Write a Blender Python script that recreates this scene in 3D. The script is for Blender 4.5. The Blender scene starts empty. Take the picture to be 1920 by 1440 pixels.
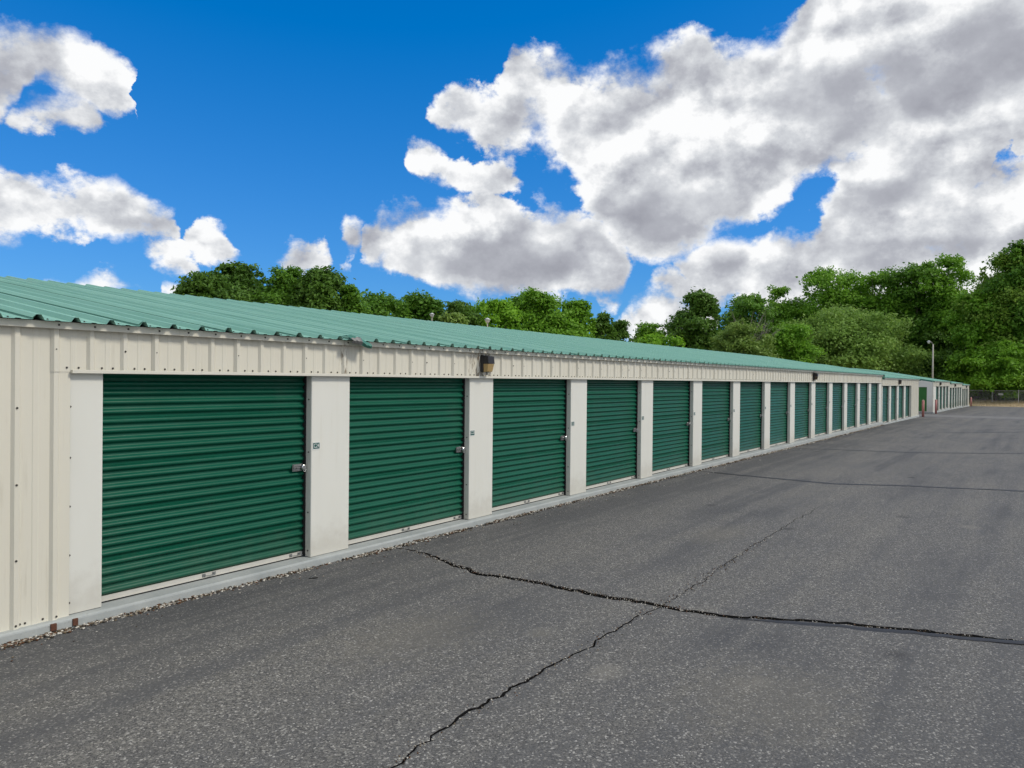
import bpy, bmesh, math, random
import numpy as np
from mathutils import Vector, Matrix

sc = bpy.context.scene
COL = sc.collection
R_ = math.radians
random.seed(7)
rng = np.random.default_rng(7)

# ------------------------------------------------------------------ camera
EYE = np.array([0.0, 0.0, 2.2])
FWD = np.array([0.8267182386715254, 0.5625928009383772, -0.00512778511273914])
RGT = np.array([0.5626152575555531, -0.8266661539989544, 0.00933497714383534])
UP = np.array([-0.001012824540364896, 0.010602366004283761, 0.9999432804022246])
FPX = 1442.0
cam_d = bpy.data.cameras.new('camera')
cam = bpy.data.objects.new('camera', cam_d)
COL.objects.link(cam)
cam_d.sensor_width = 36.0
cam_d.lens = FPX / 1920 * 36
cam_d.clip_start = 0.05
cam_d.clip_end = 4000
M = Matrix(((RGT[0], UP[0], -FWD[0], EYE[0]), (RGT[1], UP[1], -FWD[1], EYE[1]), (RGT[2], UP[2], -FWD[2], EYE[2]), (0, 0, 0, 1)))
cam.matrix_world = M
sc.camera = cam


def ray(px, py):
    return FWD + RGT * ((px - 960) / FPX) + UP * ((720 - py) / FPX)


def at(px, py, dist):
    """a point at horizontal distance dist in the direction of a measured bearing"""
    d = ray(px, py)
    return EYE + d * (dist / math.hypot(d[0], d[1]))


def azel(px, py):
    d = ray(px, py)
    return math.atan2(d[1], d[0]), math.atan2(d[2], math.hypot(d[0], d[1]))


# ------------------------------------------------------------------ world, sun, exposure
SUN_ELEV, SUN_AZ = R_(44), R_(-66)          # azimuth measured from +X towards +Y
SKY_STRENGTH = 0.1
SKY_VALUE = 1.15
w = bpy.data.worlds.new('World')
sc.world = w
w.use_nodes = True
wt = w.node_tree
wt.nodes.clear()


class NB:
    """small helper that builds node graphs"""
    def __init__(self, tree):
        self.t = tree

    def n(self, typ, **kw):
        nd = self.t.nodes.new(typ)
        for k, v in kw.items():
            setattr(nd, k, v)
        return nd

    def put(self, sock, v):
        if hasattr(v, 'is_output'):
            self.t.links.new(v, sock)
        else:
            sock.default_value = v

    def math(self, op, a, b=None, c=None, clamp=False):
        nd = self.n('ShaderNodeMath', operation=op, use_clamp=clamp)
        self.put(nd.inputs[0], a)
        if b is not None:
            self.put(nd.inputs[1], b)
        if c is not None:
            self.put(nd.inputs[2], c)
        return nd.outputs[0]

    def vmath(self, op, a, b=None, c=None, out=0):
        nd = self.n('ShaderNodeVectorMath', operation=op)
        self.put(nd.inputs[0], a)
        if b is not None:
            self.put(nd.inputs[1], b)
        if c is not None:
            self.put(nd.inputs[2], c)
        return nd.outputs['Value'] if op in ('LENGTH', 'DOT_PRODUCT', 'DISTANCE') else nd.outputs[0]

    def smooth(self, v, a, b, lo=0.0, hi=1.0):
        nd = self.n('ShaderNodeMapRange', interpolation_type='SMOOTHSTEP')
        self.put(nd.inputs[0], v)
        for i, x in enumerate((a, b, lo, hi)):
            self.put(nd.inputs[i + 1], x)
        return nd.outputs[0]

    def lin(self, v, a, b, lo=0.0, hi=1.0):
        nd = self.n('ShaderNodeMapRange')
        self.put(nd.inputs[0], v)
        for i, x in enumerate((a, b, lo, hi)):
            self.put(nd.inputs[i + 1], x)
        return nd.outputs[0]

    def noise(self, vec, scale, detail=4, rough=0.5, dist=0.0, color=False):
        nd = self.n('ShaderNodeTexNoise')
        if vec is not None:
            self.put(nd.inputs['Vector'], vec)
        nd.inputs['Scale'].default_value = scale
        nd.inputs['Detail'].default_value = detail
        nd.inputs['Roughness'].default_value = rough
        nd.inputs['Distortion'].default_value = dist
        return nd.outputs['Color' if color else 'Fac']

    def mix(self, f, a, b):
        nd = self.n('ShaderNodeMix', data_type='RGBA')
        self.put(nd.inputs[0], f)
        for s, v in ((nd.inputs[6], a), (nd.inputs[7], b)):
            if isinstance(v, (tuple, list)) and len(v) == 3:
                v = (*v, 1)
            self.put(s, v)
        return nd.outputs[2]

    def ramp(self, f, stops, interp='LINEAR'):
        nd = self.n('ShaderNodeValToRGB')
        nd.color_ramp.interpolation = interp
        el = nd.color_ramp.elements
        while len(el) < len(stops):
            el.new(0.5)
        for e, (p, c) in zip(el, stops):
            e.position = p
            e.color = (*c, 1) if len(c) == 3 else c
        self.put(nd.inputs[0], f)
        return nd.outputs[0]


# clouds: upper and lower edges of each bank, (bearing x, top, base) as read off the sky, turned into azimuth and elevation
LAYERS = [
    [[(-120, 90, 215), (-60, 70, 225), (0, 78, 232), (28, 66, 225), (48, 60, 138), (75, 56, 128), (110, 57, 150), (150, 78, 178), (200, 105, 200), (235, 140, 200), (258, 165, 190)],
     [(300, 538, 570), (312, 524, 570), (340, 522, 570), (360, 530, 560)],
     [(806, 222, 230), (825, 182, 248), (860, 172, 255), (900, 185, 268), (940, 178, 290), (955, 105, 296), (1000, 97, 296), (1050, 110, 310), (1080, 145, 365),
      (1120, 150, 430), (1200, 130, 475), (1260, 108, 480), (1310, 80, 462), (1370, 82, 440), (1400, 68, 415), (1415, 60, 384), (1460, 45, 370), (1495, 15, 350),
      (1510, -40, 345), (1545, -80, 330), (1575, -90, 400), (1700, -100, 470), (1800, -100, 470), (1870, -100, 340), (1898, -100, 262), (1925, -100, 256), (1960, -100, 400), (2050, -100, 440)]],
    [[(-120, 310, 480), (-60, 300, 480), (0, 305, 472), (60, 322, 455), (110, 335, 425), (150, 350, 420), (200, 338, 435), (250, 360, 443), (300, 380, 446), (335, 412, 447)],
     [(533, 474, 484), (548, 460, 505), (575, 454, 512), (605, 464, 512), (618, 480, 496)],
     [(690, 420, 512), (700, 405, 525), (740, 395, 540), (790, 392, 546), (840, 410, 552), (880, 400, 556), (920, 382, 560), (960, 385, 562),
      (1000, 394, 562), (1060, 392, 560), (1100, 402, 556), (1130, 430, 552), (1160, 478, 545), (1180, 505, 530)],
     [(1262, 488, 500), (1280, 478, 545), (1320, 458, 555), (1370, 442, 570), (1410, 452, 580), (1470, 446, 600), (1505, 440, 600), (1530, 395, 600), (1552, 345, 600), (1600, 335, 600),
      (1700, 325, 600), (1800, 320, 600), (1880, 300, 600), (1905, 288, 600), (1960, 280, 600), (2050, 280, 600)]],
    [[(58, 430, 440), (80, 420, 450), (115, 418, 455), (150, 432, 456), (174, 444, 452)],
     [(264, 466, 478), (280, 455, 502), (310, 452, 516), (340, 470, 518), (366, 498, 513)],
     [(764, 298, 314), (780, 287, 330), (810, 290, 328), (845, 308, 332), (862, 322, 345), (890, 318, 350), (915, 308, 365), (945, 290, 370), (970, 308, 370), (992, 345, 360)],
     [(1162, 592, 612), (1190, 580, 630), (1220, 576, 630), (1250, 566, 630), (1290, 560, 640), (1330, 560, 640)]],
    [[(84, 523, 540), (120, 518, 560), (165, 494, 570), (190, 489, 570), (230, 515, 570), (270, 542, 570)],
     [(347, 442, 455), (365, 428, 480), (390, 424, 492), (420, 450, 498), (450, 478, 491)],
     [(634, 496, 504), (650, 489, 511), (672, 498, 507)],
     [(1232, 538, 548), (1260, 520, 565), (1300, 512, 570), (1340, 520, 575)]],
    [[(14, 190, 240), (50, 176, 258), (85, 166, 264), (120, 156, 264), (160, 170, 256), (200, 215, 250)], [(636, 452, 472), (660, 434, 476), (684, 440, 480)], [(1110, 556, 572), (1140, 548, 576), (1165, 556, 570)]],
]
AZ0, AZ1 = -0.25, 1.45
GAP = 0.05


def layer_curves(clouds):
    """points (u, top) and (u, base) of one cloud bank; between clouds the edges cross so nothing shows"""
    tops, bots, banks = [], [], []
    for c in clouds:
        rows = []
        for (x, t, b_) in c:
            a_ = azel(x, (t + b_) / 2)[0]
            rows.append(((a_ - AZ0) / (AZ1 - AZ0), azel(x, t)[1], azel(x, b_)[1]))
        banks.append(sorted(rows))
    banks.sort()
    for i, rows in enumerate(banks):
        e0 = 0.010 if i == 0 else min(0.010, (rows[0][0] - banks[i - 1][-1][0]) / 2.5)
        e1 = 0.010 if i == len(banks) - 1 else min(0.010, (banks[i + 1][0][0] - rows[-1][0]) / 2.5)
        m0 = (rows[0][1] + rows[0][2]) / 2
        m1 = (rows[-1][1] + rows[-1][2]) / 2
        rows = [(rows[0][0] - e0, m0 - GAP, m0 + GAP)] + rows + [(rows[-1][0] + e1, m1 - GAP, m1 + GAP)]
        tops += [(r[0], r[1]) for r in rows]
        bots += [(r[0], r[2]) for r in rows]
    return sorted(tops), sorted(bots)


def set_curve(cv, pts):
    pts = [p for p in pts if 0 <= p[0] <= 1]
    pts = [(0.0, pts[0][1])] + pts + [(1.0, pts[-1][1])]
    while len(cv.points) < len(pts):
        cv.points.new(0.5, 0.5)
    for p, q in zip(cv.points, pts):
        p.location = q
        p.handle_type = 'VECTOR'


def cloud_field(b, q):
    """depth inside the clouds for a bearing q = (azimuth, elevation)"""
    sx = b.n('ShaderNodeSeparateXYZ')
    b.put(sx.inputs[0], q)
    u = b.lin(sx.outputs[0], AZ0, AZ1)
    el_ = sx.outputs[1]
    cu = b.n('ShaderNodeCombineXYZ')
    for i in range(3):
        b.put(cu.inputs[i], u)
    flat = []
    for L in LAYERS:
        flat += list(layer_curves(L))
    outs = []
    for k in range(0, len(flat), 3):
        vc = b.n('ShaderNodeVectorCurve')
        for i, pts in enumerate(flat[k:k + 3]):
            set_curve(vc.mapping.curves[i], pts)
        vc.mapping.update()
        b.put(vc.inputs['Vector'], cu.outputs[0])
        so = b.n('ShaderNodeSeparateXYZ')
        b.put(so.inputs[0], vc.outputs[0])
        outs += list(so.outputs)
    acc = None
    for k in range(len(LAYERS)):
        t, bo = outs[2 * k], outs[2 * k + 1]
        d = b.math('MINIMUM', b.math('SUBTRACT', t, el_), b.math('SUBTRACT', el_, bo))
        acc = d if acc is None else b.math('MAXIMUM', acc, d)
    return b.math('MULTIPLY', acc, 1 / 0.036)


def cloud_shade(b, q):
    """the thick grey undersides"""
    acc = None
    for (px, py, rx, ry) in ((1235, 430, 200, 55), (1690, 175, 200, 62), (1600, 375, 120, 30), (1720, 470, 190, 26), (960, 490, 150, 36), (1890, 90, 120, 70), (230, 425, 80, 14)):
        a, e = azel(px, py)
        ra = abs(azel(px - rx, py)[0] - azel(px + rx, py)[0]) / 2
        re = abs(azel(px, py - ry)[1] - azel(px, py + ry)[1]) / 2
        t = b.vmath('LENGTH', b.vmath('MULTIPLY_ADD', q, (1 / ra, 1 / re, 0), (-a / ra, -e / re, 0)))
        acc = t if acc is None else b.math('MINIMUM', acc, t)
    return b.smooth(acc, 0.3, 1.75, 1, 0)


wb = NB(wt)
tc = wb.n('ShaderNodeTexCoord').outputs['Generated']
P = wb.vmath('NORMALIZE', tc)
sep = wb.n('ShaderNodeSeparateXYZ')
wb.put(sep.inputs[0], P)
az = wb.math('ARCTAN2', sep.outputs[1], sep.outputs[0])
el = wb.math('ARCSINE', sep.outputs[2])
comb = wb.n('ShaderNodeCombineXYZ')
wb.put(comb.inputs[0], az)
wb.put(comb.inputs[1], el)
Q = comb.outputs[0]
# detailed cumulus where the yard looks; its noise lives on the sphere of directions
L3 = Vector((-0.30, 0.44, 0.85))
Pn = wb.vmath('MULTIPLY', P, (1, 1, 1.3))


def voro(v, scale, detail, rough=0.5):
    nd = wb.n('ShaderNodeTexVoronoi')
    wb.put(nd.inputs['Vector'], v)
    nd.inputs['Scale'].default_value = scale
    nd.inputs['Detail'].default_value = detail
    nd.inputs['Roughness'].default_value = rough
    nd.normalize = True
    return nd.outputs['Distance']


w1 = wb.noise(Pn, 11.0, 6, 0.58, 0, True)
Qw = wb.vmath('ADD', Q, wb.vmath('MULTIPLY_ADD', w1, (0.07, 0.07, 0), (-0.035, -0.035, 0)))
Pw = wb.vmath('ADD', Pn, wb.vmath('MULTIPLY_ADD', w1, (0.05, 0.05, 0.05), (-0.025, -0.025, -0.025)))
F0 = wb.math('MINIMUM', cloud_field(wb, Qw), 0.85)
shade = cloud_shade(wb, Qw)
pf0 = voro(Pw, 14.0, 1.0, 0.45)
pf1 = voro(wb.vmath('ADD', Pw, tuple(L3 * 0.030)), 14.0, 1.0, 0.45)
n0 = wb.noise(Pn, 8.5, 9, 0.63)
n1 = wb.noise(wb.vmath('ADD', Pn, tuple(L3 * 0.030)), 8.5, 6, 0.60)
puff = wb.math('SUBTRACT', 0.45, pf0)
h0 = wb.math('MULTIPLY_ADD', wb.math('SUBTRACT', n0, 0.5), 3.7, F0)
h0 = wb.math('MULTIPLY_ADD', puff, 0.9, h0)
sw = wb.n('ShaderNodeSeparateColor')
wb.put(sw.inputs[0], w1)
alpha = wb.smooth(h0, -0.16, wb.lin(sw.outputs[2], 0.38, 0.62, 0.08, 0.80))     # crisp heads, wispy rags
body = wb.smooth(h0, 0.1, 1.1)
# light from the upper left over rounded heads
relief = wb.math('SUBTRACT', wb.math('MULTIPLY', pf1, pf1), wb.math('MULTIPLY', pf0, pf0))
relief = wb.math('MULTIPLY', relief, 2.6)
relief = wb.math('MULTIPLY_ADD', wb.math('SUBTRACT', n0, n1), 2.3, relief)
br = wb.math('ADD', 0.90, wb.math('MULTIPLY', relief, wb.lin(shade, 0, 1, 1.0, 0.55)))
br = wb.math('MULTIPLY_ADD', body, -0.14, br)
br = wb.math('MULTIPLY_ADD', wb.math('MULTIPLY', shade, body), -0.50, br)
br = wb.math('MAXIMUM', wb.math('MINIMUM', br, 1.0), 0.0)
CLOUD_RAMP = [(0.0, (0.225, 0.230, 0.265)), (0.4, (0.320, 0.330, 0.365)), (0.7, (0.465, 0.480, 0.505)), (1.0, (0.69, 0.695, 0.70))]
cloud_col = wb.ramp(br, CLOUD_RAMP)
sky = wb.n('ShaderNodeTexSky', sky_type='NISHITA', sun_disc=False, sun_elevation=SUN_ELEV,
           sun_rotation=math.pi / 2 - SUN_AZ, altitude=1500, air_density=1.0, dust_density=0.0, ozone_density=4.0)
# the phone's camera holds the bright horizon back: compress the sky's luminance, keep its blue
lum = wb.vmath('DOT_PRODUCT', sky.outputs[0], (0.21, 0.72, 0.07))
cmp_ = wb.n('ShaderNodeVectorMath', operation='SCALE')
wb.put(cmp_.inputs[0], sky.outputs[0])
wb.put(cmp_.inputs['Scale'], wb.math('DIVIDE', SKY_VALUE, wb.math('MULTIPLY_ADD', lum, 0.12, 1.0)))
blue = wb.vmath('MAXIMUM', wb.vmath('MULTIPLY_ADD', cmp_.outputs[0], (0.56, 0.757, 0.931), (-0.48, 0.0, 1.05)), (0.0, 0.0, 0.0))


def scaled(c):
    nd = wb.n('ShaderNodeVectorMath', operation='SCALE')
    wb.put(nd.inputs[0], c)
    nd.inputs['Scale'].default_value = 1 / SKY_STRENGTH
    return nd.outputs[0]


bg = wb.n('ShaderNodeBackground')
bg.inputs['Strength'].default_value = SKY_STRENGTH
wb.put(bg.inputs['Color'], wb.mix(alpha, blue, scaled(cloud_col)))
# beyond the part of the sky in view the same broken cumulus goes on, plainer
gn = wb.noise(Pn, 2.6, 5, 0.55)
ga = wb.smooth(gn, 0.37, 0.50)
gcol = wb.ramp(wb.lin(gn, 0.40, 0.72, 1.0, 0.35), CLOUD_RAMP)
bg2 = wb.n('ShaderNodeBackground')
bg2.inputs['Strength'].default_value = SKY_STRENGTH
wb.put(bg2.inputs['Color'], wb.mix(ga, blue, scaled(gcol)))
win = wb.math('MULTIPLY', wb.smooth(wb.math('ABSOLUTE', wb.math('SUBTRACT', az, 0.6)), 0.66, 1.1, 1, 0), wb.smooth(el, 0.50, 0.85, 1, 0))
wmx = wb.n('ShaderNodeMixShader')
wb.put(wmx.inputs[0], win)
wt.links.new(bg2.outputs[0], wmx.inputs[1])
wt.links.new(bg.outputs[0], wmx.inputs[2])
wo = wb.n('ShaderNodeOutputWorld')
wt.links.new(wmx.outputs[0], wo.inputs[0])

sun_d = bpy.data.lights.new('sun', 'SUN')
sun_d.energy = 1.5
sun_d.angle = R_(10)
sun_d.color = (1.0, 0.93, 0.82)
sun = bpy.data.objects.new('sun', sun_d)
COL.objects.link(sun)
sdir = Vector((math.cos(SUN_ELEV) * math.cos(SUN_AZ), math.cos(SUN_ELEV) * math.sin(SUN_AZ), math.sin(SUN_ELEV)))
sun.rotation_euler = sdir.to_track_quat('Z', 'Y').to_euler()
sun.location = sdir * 200

sc.view_settings.view_transform = 'Standard'
sc.view_settings.look = 'None'
sc.view_settings.exposure = 0.5
sc.view_settings.gamma = 1.0
sc.view_settings.use_curve_mapping = False
sc.render.engine = 'CYCLES'
sc.cycles.use_denoising = True
sc.cycles.use_adaptive_sampling = True
sc.cycles.adaptive_threshold = 0.016
sc.cycles.max_bounces = 6
sc.cycles.diffuse_bounces = 3
sc.cycles.glossy_bounces = 2
sc.cycles.transparent_max_bounces = 4
w.cycles.sampling_method = 'MANUAL'
w.cycles.sample_map_resolution = 256

# ------------------------------------------------------------------ helpers


def new_mat(name):
    m = bpy.data.materials.new(name)
    m.use_nodes = True
    b = NB(m.node_tree)
    bs = m.node_tree.nodes['Principled BSDF']
    return m, b, bs


def bump(b, bs, h, strength=0.3, dist=0.01):
    nd = b.n('ShaderNodeBump')
    nd.inputs['Strength'].default_value = strength
    nd.inputs['Distance'].default_value = dist
    b.put(nd.inputs['Height'], h)
    b.put(bs.inputs['Normal'], nd.outputs[0])


def pos(b):
    return b.n('ShaderNodeNewGeometry').outputs['Position']


def obj_coord(b):
    return b.n('ShaderNodeTexCoord').outputs['Object']


def tag(o, label=None, cat=None, group=None, kind=None):
    if label:
        o['label'] = label
    if cat:
        o['category'] = cat
    if group:
        o['group'] = group
    if kind:
        o['kind'] = kind
    return o


def empty(name, loc, label, cat, group=None):
    o = bpy.data.objects.new(name, None)
    COL.objects.link(o)
    o.location = loc
    o.empty_display_size = 0.3
    return tag(o, label, cat, group)


def link(name, me, parent=None, world=(0, 0, 0), rot=None, scale=None):
    """links a mesh; world = where its origin stands (parents are unrotated empties or meshes)"""
    o = bpy.data.objects.new(name, me)
    COL.objects.link(o)
    base = Vector((0, 0, 0))
    if parent is not None:
        o.parent = parent
        q = parent
        while q is not None:
            base += Vector(q.location)
            q = q.parent
    o.location = Vector(world) - base
    if rot:
        o.rotation_euler = rot
    if scale:
        o.scale = scale
    return o


class MB:
    def __init__(self):
        self.v, self.f, self.mi = [], [], []

    def add(self, vs, fs, mi=0):
        k = len(self.v)
        self.v += [tuple(p) for p in vs]
        self.f += [tuple(i + k for i in f) for f in fs]
        self.mi += [mi] * len(fs)

    def box(self, x0, y0, z0, x1, y1, z1, mi=0):
        vs = [(x, y, z) for z in (z0, z1) for y in (y0, y1) for x in (x0, x1)]
        self.add(vs, [(0, 2, 3, 1), (4, 5, 7, 6), (0, 1, 5, 4), (2, 6, 7, 3), (0, 4, 6, 2), (1, 3, 7, 5)], mi)

    def tube(self, pts, rads, n=8, cap=True, mi=0):
        pts = [Vector(p) for p in pts]
        rings = []
        ref = None
        for i, p in enumerate(pts):
            t = (pts[min(i + 1, len(pts) - 1)] - pts[max(i - 1, 0)])
            t = t.normalized() if t.length > 1e-9 else Vector((0, 0, 1))
            if ref is None:
                ref = Vector((1, 0, 0)) if abs(t.x) < 0.9 else Vector((0, 1, 0))
            a = (ref - t * ref.dot(t)).normalized()
            ref = a
            c = t.cross(a)
            rr = rads[i] if hasattr(rads, '__len__') else rads
            rings.append([p + (a * math.cos(2 * math.pi * j / n) + c * math.sin(2 * math.pi * j / n)) * rr for j in range(n)])
        vs = [q for ring in rings for q in ring]
        fs = []
        for i in range(len(pts) - 1):
            for j in range(n):
                k = (j + 1) % n
                fs.append((i * n + j, i * n + k, (i + 1) * n + k, (i + 1) * n + j))
        if cap:
            fs.append(tuple(range(n - 1, -1, -1)))
            e = (len(pts) - 1) * n
            fs.append(tuple(e + j for j in range(n)))
        self.add(vs, fs, mi)

    def mesh(self, name, mats, smooth=False, bevel=0, seg=2):
        me = bpy.data.meshes.new(name)
        me.from_pydata(self.v, [], self.f)
        for m in (mats if isinstance(mats, (list, tuple)) else [mats]):
            me.materials.append(m)
        me.polygons.foreach_set('material_index', self.mi)
        if bevel:
            bm = bmesh.new()
            bm.from_mesh(me)
            bmesh.ops.bevel(bm, geom=list(bm.edges), offset=bevel, segments=seg, affect='EDGES', profile=0.6)
            bm.to_mesh(me)
            bm.free()
        if smooth:
            me.polygons.foreach_set('use_smooth', [True] * len(me.polygons))
        me.update()
        return me


def np_mesh(name, V, Q4, mats, mi=None, smooth=False):
    """mesh from numpy vertices and a (n, k) face array"""
    me = bpy.data.meshes.new(name)
    V = np.ascontiguousarray(V, dtype=np.float32)
    Q4 = np.ascontiguousarray(Q4, dtype=np.int32)
    n, k = Q4.shape
    me.vertices.add(len(V))
    me.vertices.foreach_set('co', V.ravel())
    me.loops.add(n * k)
    me.loops.foreach_set('vertex_index', Q4.ravel())
    me.polygons.add(n)
    me.polygons.foreach_set('loop_start', np.arange(0, n * k, k, dtype=np.int32))
    me.polygons.foreach_set('loop_total', np.full(n, k, dtype=np.int32))
    for m in (mats if isinstance(mats, (list, tuple)) else [mats]):
        me.materials.append(m)
    if mi is not None:
        me.polygons.foreach_set('material_index', np.asarray(mi, dtype=np.int32))
    if smooth:
        me.polygons.foreach_set('use_smooth', np.ones(n, dtype=bool))
    me.update(calc_edges=True)
    me.validate()
    return me


# ------------------------------------------------------------------ materials
def paint_mat(name, col, rough=0.42, stain=True, spec=0.4):
    m, b, bs = new_mat(name)
    p = pos(b)
    n1 = b.noise(b.vmath('MULTIPLY', p, (1, 1, 0.35)), 1.3, 4, 0.55)
    n2 = b.noise(b.vmath('MULTIPLY', p, (6, 6, 0.5)), 2.0, 4, 0.6)
    c = b.mix(b.lin(n1, 0.3, 0.7, 0, 0.5), col, tuple(x * y for x, y in zip(col, (0.90, 0.895, 0.87))))
    if stain:
        c = b.mix(b.smooth(n2, 0.55, 0.85, 0, 0.30), c, tuple(x * y for x, y in zip(col, (0.78, 0.74, 0.66))))
    sx = b.n('ShaderNodeSeparateXYZ')
    b.put(sx.inputs[0], p)
    if stain:                                   # mud splashed up from the yard, grime runs
        n3 = b.noise(p, 7.0, 6, 0.65)
        up = b.math('MULTIPLY_ADD', b.math('SUBTRACT', n3, 0.5), 0.55, sx.outputs[2])
        c = b.mix(b.smooth(up, 0.10, 0.55, 0.34, 0), c, (0.36, 0.32, 0.25))
        n4 = b.noise(p, 34, 5, 0.7)
        c = b.mix(b.smooth(n4, 0.66, 0.78, 0, 0.35), c, (0.40, 0.36, 0.30))
    b.put(bs.inputs['Base Color'], c)
    b.put(bs.inputs['Roughness'], b.lin(n1, 0.3, 0.7, rough - 0.06, rough + 0.1))
    bs.inputs['Specular IOR Level'].default_value = spec
    bump(b, bs, b.noise(b.vmath('MULTIPLY', p, (1, 1, 0.35)), 2.6, 2), 0.22, 0.05)
    return m


BEIGE = (0.74, 0.715, 0.61)
M_PILLAR = paint_mat('pillar_paint', (0.77, 0.77, 0.705), 0.40)
M_JAMB = paint_mat('jamb_paint', (0.78, 0.76, 0.70), 0.45)
M_TRIM = paint_mat('trim_paint', (0.74, 0.72, 0.63), 0.38, False)


def fascia_mat():
    m, b, bs = new_mat('fascia_paint')
    p = pos(b)
    sp = b.n('ShaderNodeSeparateXYZ')
    b.put(sp.inputs[0], p)
    n1 = b.noise(b.vmath('MULTIPLY', p, (1, 1, 0.35)), 1.1, 4, 0.55)
    drip = b.noise(b.vmath('MULTIPLY', p, (14, 14, 0.8)), 1.6, 5, 0.65)
    c = b.mix(b.lin(n1, 0.3, 0.7, 0, 0.6), BEIGE, (0.67, 0.64, 0.535))
    c = b.mix(b.smooth(drip, 0.56, 0.82, 0, 0.35), c, (0.40, 0.355, 0.26))
    # soot and rust runs around the two old lamps
    for lx, wd in ((9.40, 0.42), (30.55, 0.35), (6.62, 0.10)):
        near = b.smooth(b.math('ABSOLUTE', b.math('SUBTRACT', sp.outputs[0], lx)), wd * 0.25, wd, 1, 0)
        sm = b.noise(b.vmath('MULTIPLY', p, (22, 22, 4.5)), 1.3, 6, 0.7)
        c = b.mix(b.math('MULTIPLY', near, b.smooth(sm, 0.47, 0.62, 0, 0.9)), c, (0.16, 0.105, 0.05))
    b.put(bs.inputs['Base Color'], c)
    b.put(bs.inputs['Roughness'], b.lin(n1, 0.3, 0.7, 0.36, 0.52))
    bump(b, bs, b.noise(p, 3.0, 2), 0.05, 0.05)
    return m


M_FASCIA = fascia_mat()


def roof_mat():
    m, b, bs = new_mat('roof_paint')
    p = pos(b)
    n1 = b.noise(b.vmath('MULTIPLY', p, (3.2, 0.5, 0.5)), 0.9, 5, 0.6)
    n2 = b.noise(p, 26, 4, 0.6)
    c = b.mix(b.lin(n1, 0.25, 0.75), (0.215, 0.445, 0.355), (0.285, 0.525, 0.435))
    c = b.mix(b.smooth(n2, 0.56, 0.8, 0, 0.25), c, (0.30, 0.45, 0.39))
    n3 = b.noise(b.vmath('MULTIPLY', p, (9.0, 0.35, 0.35)), 1.1, 5, 0.65)
    c = b.mix(b.smooth(n3, 0.54, 0.78, 0, 0.45), c, (0.12, 0.25, 0.20))
    c = b.mix(b.smooth(n3, 0.44, 0.26, 0, 0.35), c, (0.36, 0.52, 0.46))
    b.put(bs.inputs['Base Color'], c)
    b.put(bs.inputs['Roughness'], b.lin(n1, 0.3, 0.7, 0.6, 0.75))
    bs.inputs['Specular IOR Level'].default_value = 0.15
    bump(b, bs, b.noise(b.vmath('MULTIPLY', p, (0.6, 2, 2)), 1.6, 2), 0.08, 0.05)
    return m


M_ROOF = roof_mat()
M_RAKE = paint_mat('green_trim_paint', (0.05, 0.20, 0.15), 0.45, False)


def door_mat():
    m, b, bs = new_mat('door_paint')
    p = pos(b)
    tint = b.n('ShaderNodeAttribute', attribute_type='OBJECT', attribute_name='tint').outputs['Fac']
    n1 = b.noise(b.vmath('MULTIPLY', p, (0.7, 1, 3.0)), 1.4, 4, 0.6)
    c = b.mix(b.lin(n1, 0.3, 0.7), (0.0, 0.074, 0.040), (0.001, 0.098, 0.056))
    c = b.mix(b.math('MULTIPLY', tint, 0.75), c, (0.010, 0.110, 0.066))
    scr = b.noise(b.vmath('MULTIPLY', p, (5, 5, 60)), 1.5, 5, 0.7)
    c = b.mix(b.smooth(scr, 0.67, 0.77, 0, 0.55), c, (0.15, 0.26, 0.22))
    dust = b.noise(b.vmath('MULTIPLY', p, (1.2, 1, 0.6)), 2.0, 5, 0.6)
    c = b.mix(b.smooth(dust, 0.52, 0.78, 0, 0.07), c, (0.16, 0.20, 0.17))
    sx = b.n('ShaderNodeSeparateXYZ')
    b.put(sx.inputs[0], p)
    up = b.math('MULTIPLY_ADD', b.math('SUBTRACT', b.noise(p, 5.0, 5, 0.65), 0.5), 0.9, sx.outputs[2])
    c = b.mix(b.smooth(up, 0.05, 0.6, 0.08, 0), c, (0.22, 0.20, 0.16))
    b.put(bs.inputs['Base Color'], c)
    b.put(bs.inputs['Roughness'], b.lin(n1, 0.3, 0.7, 0.30, 0.42))
    bs.inputs['Specular IOR Level'].default_value = 0.22
    bump(b, bs, b.noise(b.vmath('MULTIPLY', p, (0.8, 1, 1.2)), 3.0, 3), 0.30, 0.03)
    return m


M_DOOR = door_mat()


def old_door_mat():
    m, b, bs = new_mat('faded_green_door_paint')
    n1 = b.noise(pos(b), 2.5, 4)
    b.put(bs.inputs['Base Color'], b.mix(n1, (0.03, 0.16, 0.03), (0.05, 0.22, 0.05)))
    bs.inputs['Roughness'].default_value = 0.5
    return m


M_OLDDOOR = old_door_mat()


def plain(name, col, rough=0.5, metal=0.0, var=0.15, scale=12.0):
    m, b, bs = new_mat(name)
    n1 = b.noise(pos(b), scale, 4, 0.6)
    b.put(bs.inputs['Base Color'], b.mix(n1, tuple(c * (1 - var) for c in col), tuple(min(1, c * (1 + var)) for c in col)))
    bs.inputs['Roughness'].default_value = rough
    bs.inputs['Metallic'].default_value = metal
    return m


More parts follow.
